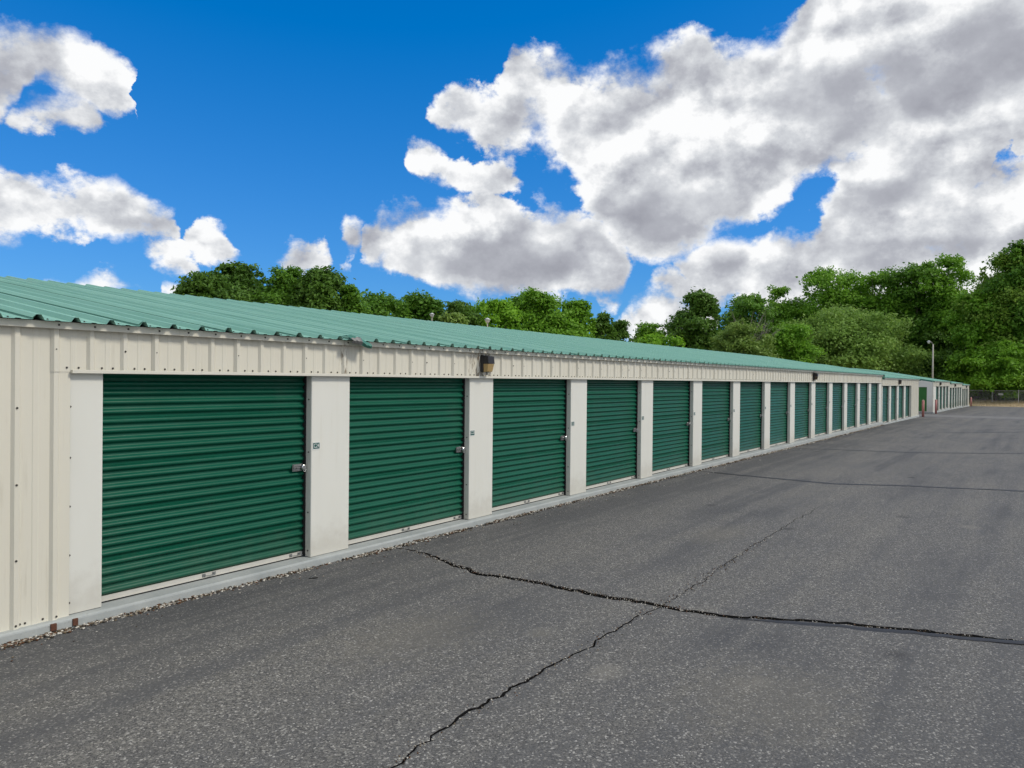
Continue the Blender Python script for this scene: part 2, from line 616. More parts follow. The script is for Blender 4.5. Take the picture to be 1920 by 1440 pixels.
M_BAR = plain('bottom_bar_aluminium', (0.58, 0.565, 0.51), 0.45, 0.1, 0.12, 6)
M_STEEL = plain('galvanised_steel', (0.30, 0.305, 0.30), 0.42, 0.8, 0.3, 40)
M_LOCK = plain('polished_steel', (0.70, 0.70, 0.69), 0.22, 1.0, 0.08, 40)
M_BLACK = plain('black_rubber', (0.012, 0.012, 0.012), 0.8)
M_SCREW = plain('screw_head', (0.085, 0.08, 0.07), 0.55, 0.5, 0.3, 60)
M_TORN = plain('bare_torn_metal', (0.20, 0.20, 0.195), 0.6, 0.2, 0.3, 30)
M_DARK = plain('dark_bronze', (0.022, 0.022, 0.026), 0.45, 0.2)
M_LENS = plain('yellowed_lens', (0.42, 0.29, 0.12), 0.35, 0, 0.25, 30)
M_BROWN = plain('dirty_lens', (0.07, 0.05, 0.03), 0.5)
M_WHITE = plain('white_plate', (0.75, 0.77, 0.74), 0.4, 0, 0.05)
M_SIGN = plain('dark_green_plate', (0.0, 0.085, 0.075), 0.4)
M_RUST = plain('rust', (0.11, 0.045, 0.025), 0.85, 0, 0.5, 50)
M_INSIDE = plain('closure_strip', (0.03, 0.03, 0.028), 0.9)


def concrete_mat():
    m, b, bs = new_mat('painted_concrete')
    p = pos(b)
    n1 = b.noise(p, 2.3, 6, 0.65)
    n2 = b.noise(p, 40, 4, 0.6)
    c = b.mix(b.lin(n1, 0.3, 0.7), (0.33, 0.36, 0.355), (0.44, 0.465, 0.45))
    c = b.mix(b.smooth(n2, 0.58, 0.78, 0, 0.5), c, (0.20, 0.20, 0.18))
    b.put(bs.inputs['Base Color'], c)
    bs.inputs['Roughness'].default_value = 0.8
    bump(b, bs, n2, 0.25, 0.006)
    return m


M_CONC = concrete_mat()


def asphalt_mat():
    m, b, bs = new_mat('asphalt')
    p = pos(b)
    sp = b.n('ShaderNodeSeparateXYZ')
    b.put(sp.inputs[0], p)
    x, y = sp.outputs[0], sp.outputs[1]
    vor = b.n('ShaderNodeTexVoronoi')
    b.put(vor.inputs['Vector'], b.vmath('MULTIPLY', p, (1, 1, 0)))
    vor.inputs['Scale'].default_value = 82
    rnd = b.n('ShaderNodeSeparateColor')
    b.put(rnd.inputs[0], vor.outputs['Color'])
    vor2 = b.n('ShaderNodeTexVoronoi')
    b.put(vor2.inputs['Vector'], b.vmath('MULTIPLY', p, (1, 1, 0)))
    vor2.inputs['Scale'].default_value = 170
    rnd2 = b.n('ShaderNodeSeparateColor')
    b.put(rnd2.inputs[0], vor2.outputs['Color'])
    # wear: driving lane streaks along the row, softer blotches; the tone also darkens towards the wall
    streak = b.noise(b.vmath('MULTIPLY', p, (0.07, 1.0, 0)), 1.7, 5, 0.6)
    track = b.noise(b.vmath('MULTIPLY', p, (0.05, 2.2, 0)), 1.3, 3, 0.5)
    blot = b.noise(b.vmath('MULTIPLY', p, (0.42, 0.75, 0)), 1.0, 6, 0.6)
    fine = b.noise(b.vmath('MULTIPLY', p, (1, 1, 0)), 9, 4, 0.6)
    wear = b.math('ADD', b.math('MULTIPLY', streak, 0.55), b.math('MULTIPLY', blot, 0.45))
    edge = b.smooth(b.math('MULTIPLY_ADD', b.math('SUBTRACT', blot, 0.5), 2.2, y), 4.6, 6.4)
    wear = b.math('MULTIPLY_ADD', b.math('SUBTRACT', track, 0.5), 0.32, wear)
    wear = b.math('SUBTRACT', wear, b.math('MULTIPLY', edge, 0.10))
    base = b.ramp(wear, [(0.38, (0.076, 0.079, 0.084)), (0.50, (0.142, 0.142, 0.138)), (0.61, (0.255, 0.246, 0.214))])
    base = b.mix(b.lin(fine, 0.3, 0.75, 0, 0.35), base, (0.085, 0.085, 0.085))
    # aggregate
    stone = b.ramp(rnd.outputs[0], [(0.0, (0.040, 0.040, 0.042)), (0.62, (0.095, 0.094, 0.090)), (0.86, (0.24, 0.232, 0.205)), (0.95, (0.62, 0.60, 0.54)), (1.0, (0.80, 0.78, 0.72))])
    stone2 = b.ramp(rnd2.outputs[1], [(0.0, (0.025, 0.025, 0.026)), (0.6, (0.09, 0.09, 0.088)), (1.0, (0.30, 0.29, 0.27))])
    show = b.math('MULTIPLY', b.smooth(wear, 0.38, 0.58, 0.28, 0.92), b.smooth(rnd.outputs[1], 0.2, 0.6, 0.35, 1.0))
    c = b.mix(show, base, stone)
    c = b.mix(b.math('MULTIPLY', show, 0.6), c, stone2)
    # pale patch and the concrete apron of the cross drive
    for (cx, cy, rx, ry) in ((10.9, 3.75, 1.0, 0.42), (5.0, 4.4, 1.1, 0.7), (5.4, 1.5, 0.9, 0.8)):
        v = b.vmath('MULTIPLY_ADD', p, (1 / rx, 1 / ry, 0), (-cx / rx, -cy / ry, 0))
        ln = b.math('ADD', b.vmath('LENGTH', v), b.math('MULTIPLY', b.math('SUBTRACT', fine, 0.5), 1.6))
        c = b.mix(b.smooth(ln, 0.2, 1.1, 0.26, 0), c, (0.20, 0.185, 0.145))
    drive = b.smooth(b.math('ABSOLUTE', b.math('ADD', x, b.math('MULTIPLY_ADD', fine, 1.5, -67.5))), 1.6, 3.4, 0.65, 0)
    c = b.mix(drive, c, (0.21, 0.205, 0.195))
    # old oil drips and scuffs
    vs_ = b.n('ShaderNodeTexVoronoi')
    b.put(vs_.inputs['Vector'], b.vmath('MULTIPLY_ADD', b.noise(p, 6, 3, 0.6, 0, True), (0.12, 0.12, 0), b.vmath('MULTIPLY', p, (0.75, 1.0, 0))))
    vs_.inputs['Scale'].default_value = 1.1
    pick = b.n('ShaderNodeSeparateColor')
    b.put(pick.inputs[0], vs_.outputs['Color'])
    spot = b.math('MULTIPLY', b.smooth(vs_.outputs['Distance'], 0.03, 0.16, 1, 0), b.smooth(pick.outputs[0], 0.62, 0.78, 0, 0.6))
    c = b.mix(spot, c, (0.035, 0.035, 0.038))
    pale = b.math('MULTIPLY', b.smooth(vs_.outputs['Distance'], 0.05, 0.22, 1, 0), b.smooth(pick.outputs[1], 0.80, 0.9, 0, 0.35))
    c = b.mix(pale, c, (0.27, 0.255, 0.215))
    b.put(bs.inputs['Base Color'], c)
    bs.inputs['Roughness'].default_value = 0.88
    bs.inputs['Specular IOR Level'].default_value = 0.35
    hgt = b.math('ADD', b.math('MULTIPLY', vor.outputs['Distance'], -1.0), b.math('MULTIPLY', fine, 0.4))
    bump(b, bs, hgt, 0.55, 0.006)
    return m


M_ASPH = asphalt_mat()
M_CRACK_SHADE = plain('crack_shade_black', (0.007, 0.007, 0.007), 0.95, 0, 0.5, 25)  # shade inside the open cracks, deepened by a near-black colour
M_CRACK_SHADE.node_tree.nodes['Principled BSDF'].inputs['Specular IOR Level'].default_value = 0.1
M_SEAL = plain('crack_sealant', (0.020, 0.021, 0.024), 0.6, 0, 0.35, 9)


def ground_mat():
    m, b, bs = new_mat('dry_grass_soil')
    p = pos(b)
    n1 = b.noise(p, 0.35, 5, 0.6)
    n2 = b.noise(p, 6, 5, 0.65)
    c = b.mix(n2, (0.38, 0.29, 0.17), (0.52, 0.42, 0.27))
    c = b.mix(b.smooth(n1, 0.52, 0.7, 0, 0.7), c, (0.12, 0.13, 0.05))
    sx = b.n('ShaderNodeSeparateXYZ')
    b.put(sx.inputs[0], p)
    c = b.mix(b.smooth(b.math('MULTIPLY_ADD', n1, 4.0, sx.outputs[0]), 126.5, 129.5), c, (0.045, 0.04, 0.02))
    b.put(bs.inputs['Base Color'], c)
    bs.inputs['Roughness'].default_value = 0.95
    bump(b, bs, n2, 0.5, 0.04)
    return m


M_GROUND = ground_mat()

# ------------------------------------------------------------------ ground, asphalt
GX = [-400, 15, 30, 46, 63, 72, 88, 103, 114, 118, 124, 130, 160, 1500]
GZ = [0, 0, -.045, -.08, -.20, -.235, -.33, -.48, -.60, -.65, -.36, -.15, -.1, -.1]


def gz(x):
    return np.interp(x, GX, GZ)


D = 7.016                 # front plane of the pillars
YF = D - 0.10             # front face of the slab edge


def fill_grid(nx, ny, off=0):
    i, j = np.meshgrid(np.arange(nx - 1), np.arange(ny - 1), indexing='ij')
    a = i * ny + j
    return np.stack([a, a + ny, a + ny + 1, a + 1], -1).reshape(-1, 4) + off


def main_x(y):            # where the cross crack runs
    ys = [-12, -6, -2, .06, .93, 1.78, 2.44, 3.01, 3.65, 4.11, 4.63, 5.2, 5.73, 6.4, 6.95]
    xs = [9.9, 8.9, 8.35, 7.97, 7.66, 7.38, 7.11, 7.06, 7.05, 7.08, 7.10, 7.03, 7.2, 7.4, 7.5]
    return np.interp(y, ys, xs)


def jag(t, seed, amp):
    r = np.random.default_rng(seed)
    o = 0
    for k, a in ((1.6, .9), (5.3, .7), (12.7, .65), (22, .6)):
        n = int((t.max() - t.min()) * k) + 3
        o = o + a * np.interp(t, np.linspace(t.min(), t.max(), n), r.uniform(-1, 1, n))
    return o * amp


def asphalt():
    V, Fq, MI = [], [], []
    # fine patch with the open cracks
    xs = list(np.arange(-4, 16.97, 0.05)) + [17.0]
    yc = np.array([-2.6, -1.0, -0.62, 0, 0.62, 1.0, 2.6])
    xs = np.array([x for x in xs if abs(x - 7.06) > 0.20])
    nL = int((xs < 7.06).sum())
    xi = np.concatenate([xs[:nL], np.full(7, 7.06), xs[nL:]])
    ci = np.zeros(len(xi)); ci[nL:nL + 7] = yc
    isx = np.zeros(len(xi), bool); isx[nL:nL + 7] = True
    ys = np.arange(-4, YF - 0.001, 0.034)
    ys = np.append(ys[ys < YF - 0.02], YF)
    ys = np.array([y for y in ys if abs(y - 3.06) > 0.15])
    nB = int((ys < 3.06).sum())
    yi = np.concatenate([ys[:nB], np.full(7, 3.06), ys[nB:]])
    cj = np.zeros(len(yi)); cj[nB:nB + 7] = yc
    isy = np.zeros(len(yi), bool); isy[nB:nB + 7] = True
    X, Y = np.meshgrid(xi, yi, indexing='ij')
    # main crack: shift of the columns near it, following the crack line
    wy = np.interp(yi, [-4, 1, 2.5, 4, 5.5, 6.3, 6.93], [.018, .017, .020, .026, .020, .010, .006]) * (1 + 0.35 * jag(yi, 3, .6))
    wy = np.maximum(wy, .004)
    wy = wy * 1.15
    cx = main_x(yi) + jag(yi, 5, .030)
    near = np.interp(np.abs(X - 7.06), [0.0, 0.25, 2.0], [1, 1, 0])
    X = X + near * (cx - 7.06)[None, :] + np.where(isx[:, None], ci[:, None] * wy[None, :] * (1 + 0.45 * np.where(ci[:, None] > 0, jag(yi, 73, .8)[None, :], jag(yi, 74, .8)[None, :])), 0)
    wx = np.interp(xi, [-4, 2, 5.5, 6.8, 7.1, 8, 13, 14.3, 14.4, 17], [.014, .013, .010, .006, .004, .0045, .005, .003, .001, .001]) * (1 + 0.4 * jag(xi, 8, .7))
    wx = np.maximum(wx, .0008)
    cy = np.interp(xi, [-4, 3.25, 3.75, 6.9, 7.1, 10.5, 14.2, 17], [2.95, 3.0, 3.05, 3.06, 3.02, 3.1, 3.16, 3.2]) + jag(xi, 9, .027)
    neary = np.interp(np.abs(Y - 3.06), [0, 0.2, 1.6], [1, 1, 0])
    Y = Y + neary * (cy - 3.06)[:, None] + np.where(isy[None, :], cj[None, :] * wx[:, None] * (1 + 0.45 * np.where(cj[None, :] > 0, jag(xi, 71, .8)[:, None], jag(xi, 72, .8)[:, None])), 0)
    Z = gz(X).astype(float)
    r = np.random.default_rng(2)
    for _ in range(14):
        kx, ky, ph = r.uniform(-1.1, 1.1), r.uniform(-1.4, 1.4), r.uniform(0, 6.28)
        Z += 0.0022 * np.sin(kx * X + ky * Y + ph)
    fade = np.clip(np.minimum.reduce([X + 4, 17 - X, Y + 4, (YF + .6) - Y]) / 0.6, 0, 1)
    Z = gz(X) + (Z - gz(X)) * fade
    # lips settle and one side stands a little proud
    lip = np.exp(-np.abs(X - cx[None, :]) / 0.10) * np.where(X < cx[None, :], -0.010, 0.004) * np.interp(Y, [-4, -3.4, 6, 6.9], [0, 1, 1, .2])
    Z += lip
    Z += np.exp(-np.abs(Y - cy[:, None]) / 0.08) * -0.006 * np.interp(X, [-4, -3.4, 13, 14.4], [0, 1, 1, 0])
    bot = isx & (np.abs(ci) < 0.9)
    dep = np.interp(yi, [-4, 6, 6.93], [.030, .030, .006])
    Z[bot, :] -= dep[None, :]
    boty = isy & (np.abs(cj) < 0.9)
    depx = np.interp(xi, [-4, 6.5, 7.1, 13, 14.4, 17], [.022, .020, .010, .010, 0, 0])
    Z[:, boty] -= depx[:, None]
    nx, ny = len(xi), len(yi)
    V.append(np.stack([X, Y, Z], -1).reshape(-1, 3))
    q = fill_grid(nx, ny)
    ii, jj = np.meshgrid(np.arange(nx - 1), np.arange(ny - 1), indexing='ij')
    mi = np.zeros((nx - 1, ny - 1), int)
    mi[nL + 1:nL + 5, :] = 1
    far = xi[:-1] < 14.35
    for k in range(nB + 1, nB + 5):
        mi[far, k] = 1
    Fq.append(q); MI.append(mi.ravel())
    off = nx * ny

    def sheet(x0, x1, y0, y1, sx, sy):
        nonlocal off
        a = np.arange(x0, x1 + 1e-6, sx)
        if a[-1] < x1 - 1e-4:
            a = np.append(a, x1)
        c = np.linspace(y0, y1, sy + 1)
        X, Y = np.meshgrid(a, c, indexing='ij')
        V.append(np.stack([X, Y, gz(X)], -1).reshape(-1, 3))
        Fq.append(fill_grid(len(a), len(c), off)); MI.append(np.zeros(len(Fq[-1]), int))
        off += X.size
    sheet(17, 62.6, -40, YF, 1.0, 8)
    sheet(62.6, 72, -40, 40, 1.0, 10)
    sheet(72, 118, -40, YF, 1.0, 8)
    sheet(-4, 17, -40, -4, 1.0, 6)
    sheet(-60, -4, -40, YF, 4.0, 8)
    me = np_mesh('asphalt_yard', np.concatenate(V), np.concatenate(Fq), [M_ASPH, M_CRACK_SHADE], np.concatenate(MI))
    o = link('asphalt_yard', me)
    tag(o, 'worn grey asphalt yard with open cracks', None, None, 'structure')
    return o


yard = asphalt()

gxs = np.array([-400, -60, -4, 17, 40, 62, 72, 88, 103, 110, 114, 117.9, 119, 120, 122, 124, 126, 128, 130, 140, 160, 300, 1500.])
gys = np.array([-900, -300, -100, -40, -10, 0, 7, 20, 40, 100, 300, 900.])
GXm, GYm = np.meshgrid(gxs, gys, indexing='ij')
low = np.where(GXm < 118, -0.09, 0.0)
gv = np.stack([GXm, GYm, gz(GXm) + low - 0.004], -1).reshape(-1, 3)
tag(link('ground', np_mesh('ground', gv, fill_grid(len(gxs), len(gys)), M_GROUND)), 'dry grass ground around the yard', None, None, 'structure')


def ribbon(name, pts, width, mat, lift, seed, label, rough=0.25, step=0.05):
    pts = np.array(pts, float)
    seg = np.r_[0, np.cumsum(np.hypot(*np.diff(pts, axis=0).T))]
    t = np.arange(0, seg[-1], step)
    cx, cy = np.interp(t, seg, pts[:, 0]), np.interp(t, seg, pts[:, 1])
    dx, dy = np.gradient(cx), np.gradient(cy)
    ln = np.hypot(dx, dy)
    nx, ny = -dy / ln, dx / ln
    wob = jag(t, seed, 0.02)
    a = width / 2 * (1 + rough * jag(t, seed + 1, 1)) + wob
    c = width / 2 * (1 + rough * jag(t, seed + 2, 1)) - wob
    taper = np.clip(np.minimum(t, t[-1] - t) / 0.5, 0.15, 1)
    V = []
    for s, h in ((a, 0.0), (a * .6, lift), (-c * .6, lift), (-c, 0.0)):
        V.append(np.stack([cx + nx * s * taper, cy + ny * s * taper, gz(cx) + 0.0035 + h], -1))
    n = len(t)
    V = np.stack(V, 1).reshape(-1, 3)
    o = link(name, np_mesh(name, V, fill_grid(n, 4), mat, smooth=True), yard)
    return o


ribbon('tar_seam', [(18.35, 6.85), (18.3, 6.58), (18.05, 5.09), (17.9, 3.66), (18.55, 2.28), (19.19, .17), (19.9, -3), (20.5, -8)], 0.15, M_SEAL, .004, 31, 'x')
ribbon('tar_seam', [(27.0, 6.7), (27.44, 5.63), (28.03, 3.14), (30.18, .28), (31, -4), (31.5, -9)], 0.18, M_SEAL, .004, 41, 'x')
ribbon('tar_seam', [(41.0, 4.2), (42.3, 2.29), (44.5, .43), (46, -5)], 0.24, M_SEAL, .004, 51, 'x')
ribbon('tar_seam', [(main_x(y) - 0.10, y) for y in (2.3, 1.9, 1.4, .9, .4, -.1, -1, -2, -3.5)], 0.10, M_SEAL, .003, 61, 'x')

# ------------------------------------------------------------------ shared building meshes
HEAD = 2.223              # underside of the head trim
SLAB = 0.093
EAVE_Y, EAVE_Z = 6.86, 2.665
SLOPE = 0.163
RIDGE_Y = (2.2 - EAVE_Z + SLOPE * EAVE_Y) / (SLOPE - 0.1139)     # from the measured ridge line
RIDGE_Y = float(np.clip(RIDGE_Y, 11.5, 14))
RIDGE_Z = EAVE_Z + SLOPE * (RIDGE_Y - EAVE_Y)
PITCH = 0.3048


def rib_profile(n, h, base, top, minor_h=0.006, minor_w=0.03, first=1.0, lap=0.36):
    """profile of n foot-wide pans that starts and ends on a rib centre: list of (x, height)"""
    pts = []
    for k in range(n + 1):
        c = k * PITCH
        e = first if k == 0 else 1.0
        bb, tt, hh = base * e, top * e, h + (0.005 if e > 1 else 0)
        if k > 0:
            m = c - PITCH / 2
            pts += [(m - minor_w, 0), (m - minor_w * .7, minor_h), (m + minor_w * .7, minor_h), (m + minor_w, 0)]
        if k == 0:
            if e > 1:                      # lapped rib: its free leg stops above the pan of its neighbour
                pts += [(c - bb * (0.5 - 0.1 * (0.36 - lap)), hh * lap)]
            pts += [(c - tt / 2, hh), (c + tt / 2, hh), (c + bb / 2, 0)]
        elif k == n:
            pts += [(c - bb / 2, 0), (c - tt / 2, hh), (c + tt / 2, hh)]
        else:
            pts += [(c - bb / 2, 0), (c - tt / 2, hh), (c + tt / 2, hh), (c + bb / 2, 0)]
    return pts


def extrude_profile(name, pts, vec, out, mats, thick=0.0, smooth=False):
    """pts (x, h): runs along +X, h pushed along 'out', extruded by vec"""
    out, vec = Vector(out), Vector(vec)
    mb = MB()
    a = [Vector((x, 0, 0)) + out * h for x, h in pts]
    n = len(a)
    vs = a + [p + vec for p in a]
    mb.add(vs, [(i, i + 1, n + i + 1, n + i) for i in range(n - 1)])
    return mb.mesh(name, mats, smooth)


run = Vector((0, RIDGE_Y - EAVE_Y, RIDGE_Z - EAVE_Z))
nrm = Vector((0, -SLOPE, 1)).normalized()
ME_ROOF = extrude_profile('roof_panel', rib_profile(3, 0.041, 0.086, 0.034, 0.006, 0.026, first=1.14), run, nrm, M_ROOF)
FASC_H = EAVE_Z - 0.03 - (HEAD + 0.012)
ME_FASC = extrude_profile('fascia_panel', rib_profile(3, 0.024, 0.078, 0.034, 0.004, 0.028, first=1.05, lap=0.12), (0, 0, FASC_H), (0, -1, 0), M_FASCIA)
WALL_H = EAVE_Z - 0.03 - 0.075
ME_WALLP = extrude_profile('wall_panel', rib_profile(3, 0.024, 0.078, 0.034, 0.004, 0.028, first=1.05, lap=0.12), (0, 0, WALL_H), (0, -1, 0), M_FASCIA)


def pillar_mesh(wd, name='pillar'):
    # folded sheet: face with a rounded return each side
    mb = MB()
    z0, z1 = SLAB + 0.006, HEAD + 0.03
    prof = [(0.0, 0.19), (0.0, 0.012), (0.004, 0.003), (0.012, 0.0), (wd - 0.012, 0.0), (wd - 0.004, 0.003), (wd, 0.012), (wd, 0.19)]
    n = len(prof)
    rows = 6
    vs = []
    r = np.random.default_rng(int(wd * 1000))
    for k in range(rows + 1):
        z = z0 + (z1 - z0) * k / rows
        vs += [(x, y + (0.0), z) for x, y in prof]
    fs, mi = [], []
    for k in range(rows):
        for i in range(n - 1):
            mb.add([], [])
            fs.append((k * n + i, k * n + i + 1, (k + 1) * n + i + 1, (k + 1) * n + i))
            mi.append(1 if i in (0, n - 2) else 0)
    mb.v = vs
    mb.f = fs
    mb.mi = mi
    return mb.mesh(name, [M_PILLAR, M_JAMB])


ME_PILLAR = pillar_mesh(0.61)
ME_PILLAR_HALF = pillar_mesh(0.31)
DOOR_W = 2.438
DY = D + 0.135            # plane of the door curtain
BAR_T = 0.160
NSL = 24
SL_H = (HEAD + 0.05 - BAR_T) / NSL


def slat_profile(seam=False):
    # height u in slat units, y outwards (towards the yard)
    pr = [(0.0, 0.000), (0.06, 0.002), (0.15, 0.010), (0.24, 0.0185), (0.34, 0.0215), (0.46, 0.0205), (0.56, 0.0165), (0.66, 0.0085), (0.74, 0.003), (0.82, 0.001), (1.0, 0.0)]
    if seam:
        pr = [(0.0, 0.000), (0.06, 0.002), (0.15, 0.010), (0.24, 0.0185), (0.34, 0.0215), (0.46, 0.0205), (0.56, 0.0165), (0.63, 0.0085),
              (0.70, 0.0035), (0.71, 0.0075), (0.77, 0.0075), (0.785, 0.003), (0.86, 0.003), (0.875, 0.0), (1.0, 0.0)]
    return pr


def slat_mesh(seam):
    mb = MB()
    pr = slat_profile(seam)
    vs = []
    for x in (0, DOOR_W):
        vs += [(x, -y * 1.45, u * SL_H) for u, y in pr]
    n = len(pr)
    mb.add(vs, [(i, n + i, n + i + 1, i + 1) for i in range(n - 1)])
    me = mb.mesh('slat', M_DOOR)
    me.polygons.foreach_set('use_smooth', [not seam] * len(me.polygons))
    return me


ME_SLAT, ME_SLATS = slat_mesh(False), slat_mesh(True)
SEAMS = {3, 8, 13, 18, 22}


def curtain_mesh(wd=DOOR_W, mat=None, name='curtain'):
    mb = MB()
    for k in range(NSL):
        pr = slat_profile(k in SEAMS)
        vs = []
        for x in (0, wd):
            vs += [(x, -y * 1.45, (k + u) * SL_H) for u, y in pr]
        n = len(pr)
        mb.add(vs, [(i, n + i, n + i + 1, i + 1) for i in range(n - 1)])
    return mb.mesh(name, mat or M_DOOR, True)


ME_CURT = curtain_mesh()


def bar_mesh():
    mb = MB()
    mb.box(0, -0.012, 0.0, DOOR_W, 0.02, 0.048)
    mb.box(0, -0.024, 0.0, DOOR_W, -0.0121, 0.006)
    mb.box(0.002, -0.006, -0.016, DOOR_W - 0.002, 0.01, -0.0005, 1)
    return mb.mesh('bottom_bar', [M_BAR, M_BLACK])


ME_BAR = bar_mesh()
mb = MB()
mb.box(0, -0.046, SLAB + 0.004, 0.020, -0.0345, HEAD + 0.04)
mb.box(0, -0.0344, SLAB + 0.004, 0.006, 0.02, HEAD + 0.04)
ME_GUIDE = mb.mesh('door_guide', M_BLACK)


def handle_mesh():
    mb = MB()
    for x in (-0.06, 0.06):
        mb.box(x - 0.018, -0.018, -0.016, x + 0.018, -0.0125, 0.016)
    mb.tube([(-0.06, -0.016, 0), (-0.052, -0.034, -0.004), (0, -0.040, -0.008), (0.052, -0.034, -0.004), (0.06, -0.016, 0)], 0.0045, 6)
    return mb.mesh('handle', M_STEEL)


ME_HANDLE = handle_mesh()


def latch_mesh():
    mb = MB()
    mb.box(-0.115, -0.030, -0.050, 0.055, -0.0235, 0.050)
    mb.box(-0.105, -0.038, 0.022, 0.045, -0.0302, 0.034)
    mb.box(-0.105, -0.038, -0.034, 0.045, -0.0302, -0.022)
    mb.box(-0.10, -0.043, -0.010, 0.075, -0.0312, 0.010)
    mb.tube([(-0.06, -0.043, 0), (-0.06, -0.066, 0)], 0.008, 8)
    for x in (-0.10, 0.042):
        for z in (-0.042, 0.042):
            mb.tube([(x, -0.030, z), (x, -0.036, z)], 0.006, 6)
    return mb.mesh('latch', M_STEEL)


ME_LATCH = latch_mesh()


def disc_lock_mesh():
    mb = MB()
    prof = [(0, .0), (.026, .0), (.034, .006), (.036, .014), (.034, .022), (.026, .028), (0, .028)]
    n = 20
    for i in range(len(prof) - 1):
        (r0, d0), (r1, d1) = prof[i], prof[i + 1]
        ring = []
        for rr, dd in ((r0, d0), (r1, d1)):
            ring += [(rr * math.cos(2 * math.pi * j / n), -dd, rr * math.sin(2 * math.pi * j / n)) for j in range(n)]
        mb.add(ring, [(j, (j + 1) % n, n + (j + 1) % n, n + j) for j in range(n)])
    mb.tube([(.012, -.014, -.030), (.018, -.014, -.046), (0, -.014, -.052), (-.018, -.014, -.046), (-.012, -.014, -.030)], 0.005, 6)
    return mb.mesh('padlock', M_LOCK, True)


def bar_lock_mesh():
    mb = MB()
    mb.box(-0.026, -0.026, -0.058, 0.026, 0.0, -0.010)
    pts = [(-.017, -.013, -.012), (-.017, -.013, .010)] + [(.017 * math.cos(a), -.013, .010 + .017 * math.sin(a)) for a in np.linspace(math.pi * .85, .15 * math.pi, 6)] + [(.017, -.013, .010), (.017, -.013, -.012)]
    mb.tube(pts, 0.0045, 6)
    return mb.mesh('padlock', M_LOCK)


ME_DISC, ME_BARLOCK = disc_lock_mesh(), bar_lock_mesh()


def plate_mesh():
    mb = MB()
    mb.box(-0.056, -0.003, -0.045, 0.056, 0.0, 0.045, 0)
    mb.box(-0.048, -0.0042, -0.033, 0.048, -0.0031, 0.037, 1)
    return mb.mesh('number_plate', [M_WHITE, M_SIGN])


ME_PLATE = plate_mesh()


def text_mesh(s, size):
    cu = bpy.data.curves.new('number', 'FONT')
    cu.body = s
    cu.size = size
    cu.align_x = 'CENTER'
    cu.align_y = 'CENTER'
    cu.extrude = 0.0004
    cu.offset = 0.0004
    o = bpy.data.objects.new('tmp_text', cu)
    COL.objects.link(o)
    dg = bpy.context.evaluated_depsgraph_get()
    me = bpy.data.meshes.new_from_object(o.evaluated_get(dg))
    bpy.data.objects.remove(o)
    me.materials.clear()
    me.materials.append(M_WHITE)
    return me


def trim_mesh(ln):
    # head trim: drip lip, face and a short flange over the panel foot
    mb = MB()
    prof = [(-0.060, 0.0), (-0.060, 0.026), (-0.056, 0.029), (-0.052, 0.029)]
    full = [(0.035, 0.0), (-0.058, 0.0), (-0.0605, 0.003), (-0.0605, 0.030), (-0.056, 0.032)]
    vs = []
    for x in (0, ln):
        vs += [(x, y, z) for y, z in full]
    n = len(full)
    mb.add(vs, [(i, i + 1, n + i + 1, n + i) for i in range(n - 1)])
    mb.add([(0, -0.0605, 0), (0, -0.0605, .03), (0, 0.035, 0.0), (0, 0.035, 0.03)], [(0, 1, 3, 2)])
    return mb.mesh('head_trim', M_TRIM)


TRIM_L = 3.048
ME_TRIM = trim_mesh(TRIM_L)


def screws_mesh(spots, name='screws'):
    """spots: (x, y, z, axis) small hex heads with washers"""
    mb = MB()
    for x, y, z, ax in spots:
        d = {'y': Vector((0, -1, 0)), 'x': Vector((-1, 0, 0)), 'r': nrm}[ax]
        p = Vector((x, y, z))
        mb.tube([p + d * -0.001, p + d * 0.003], 0.0095, 8)
        mb.tube([p + d * 0.003, p + d * 0.009], 0.0058, 6)
    return mb.mesh(name, M_SCREW)


def lamp_thing(x, y, z, label, lens=None):
    s = 1.0
    r = empty('wall_lamp', (x, y, z), label, 'lamp', 'wall lamps on the fascia')
    mb = MB()     # back box and tapered hood
    mb.box(-0.085, -0.05, -0.13, 0.085, 0.0, 0.13)
    link('back_box', mb.mesh('back_box', M_DARK, bevel=0.006), r, (x, y, z))
    mb = MB()
    f = [(-0.082, -0.051, 0.125), (0.082, -0.051, 0.125), (0.082, -0.051, 0.0), (-0.082, -0.051, 0.0),
         (-0.076, -0.140, 0.108), (0.076, -0.140, 0.108), (0.081, -0.150, 0.0), (-0.081, -0.150, 0.0)]
    mb.add(f, [(0, 1, 5, 4), (4, 5, 6, 7), (0, 4, 7, 3), (1, 2, 6, 5), (3, 7, 6, 2), (0, 3, 2, 1)])
    link('hood', mb.mesh('hood', M_DARK, bevel=0.005), r, (x, y, z))
    mb = MB()
    f = [(-0.079, -0.051, -0.002), (0.079, -0.051, -0.002), (0.072, -0.051, -0.125), (-0.072, -0.051, -0.125),
         (-0.078, -0.144, -0.002), (0.078, -0.144, -0.002), (0.066, -0.118, -0.122), (-0.066, -0.118, -0.122)]
    mb.add(f, [(0, 1, 5, 4), (4, 5, 6, 7), (0, 4, 7, 3), (1, 2, 6, 5), (3, 7, 6, 2), (0, 3, 2, 1)])
    link('lens', mb.mesh('lens', lens or M_LENS, bevel=0.006), r, (x, y, z))
    mb = MB()
    mb.tube([(-0.03, -0.03, -0.13), (-0.03, -0.03, -0.165)], 0.028, 8)
    mb.tube([(0.05, -0.03, -0.13), (0.05, -0.03, -0.175)], 0.022, 8)
    link('conduit_stub', mb.mesh('conduit_stub', M_BAR), r, (x, y, z))
    return r


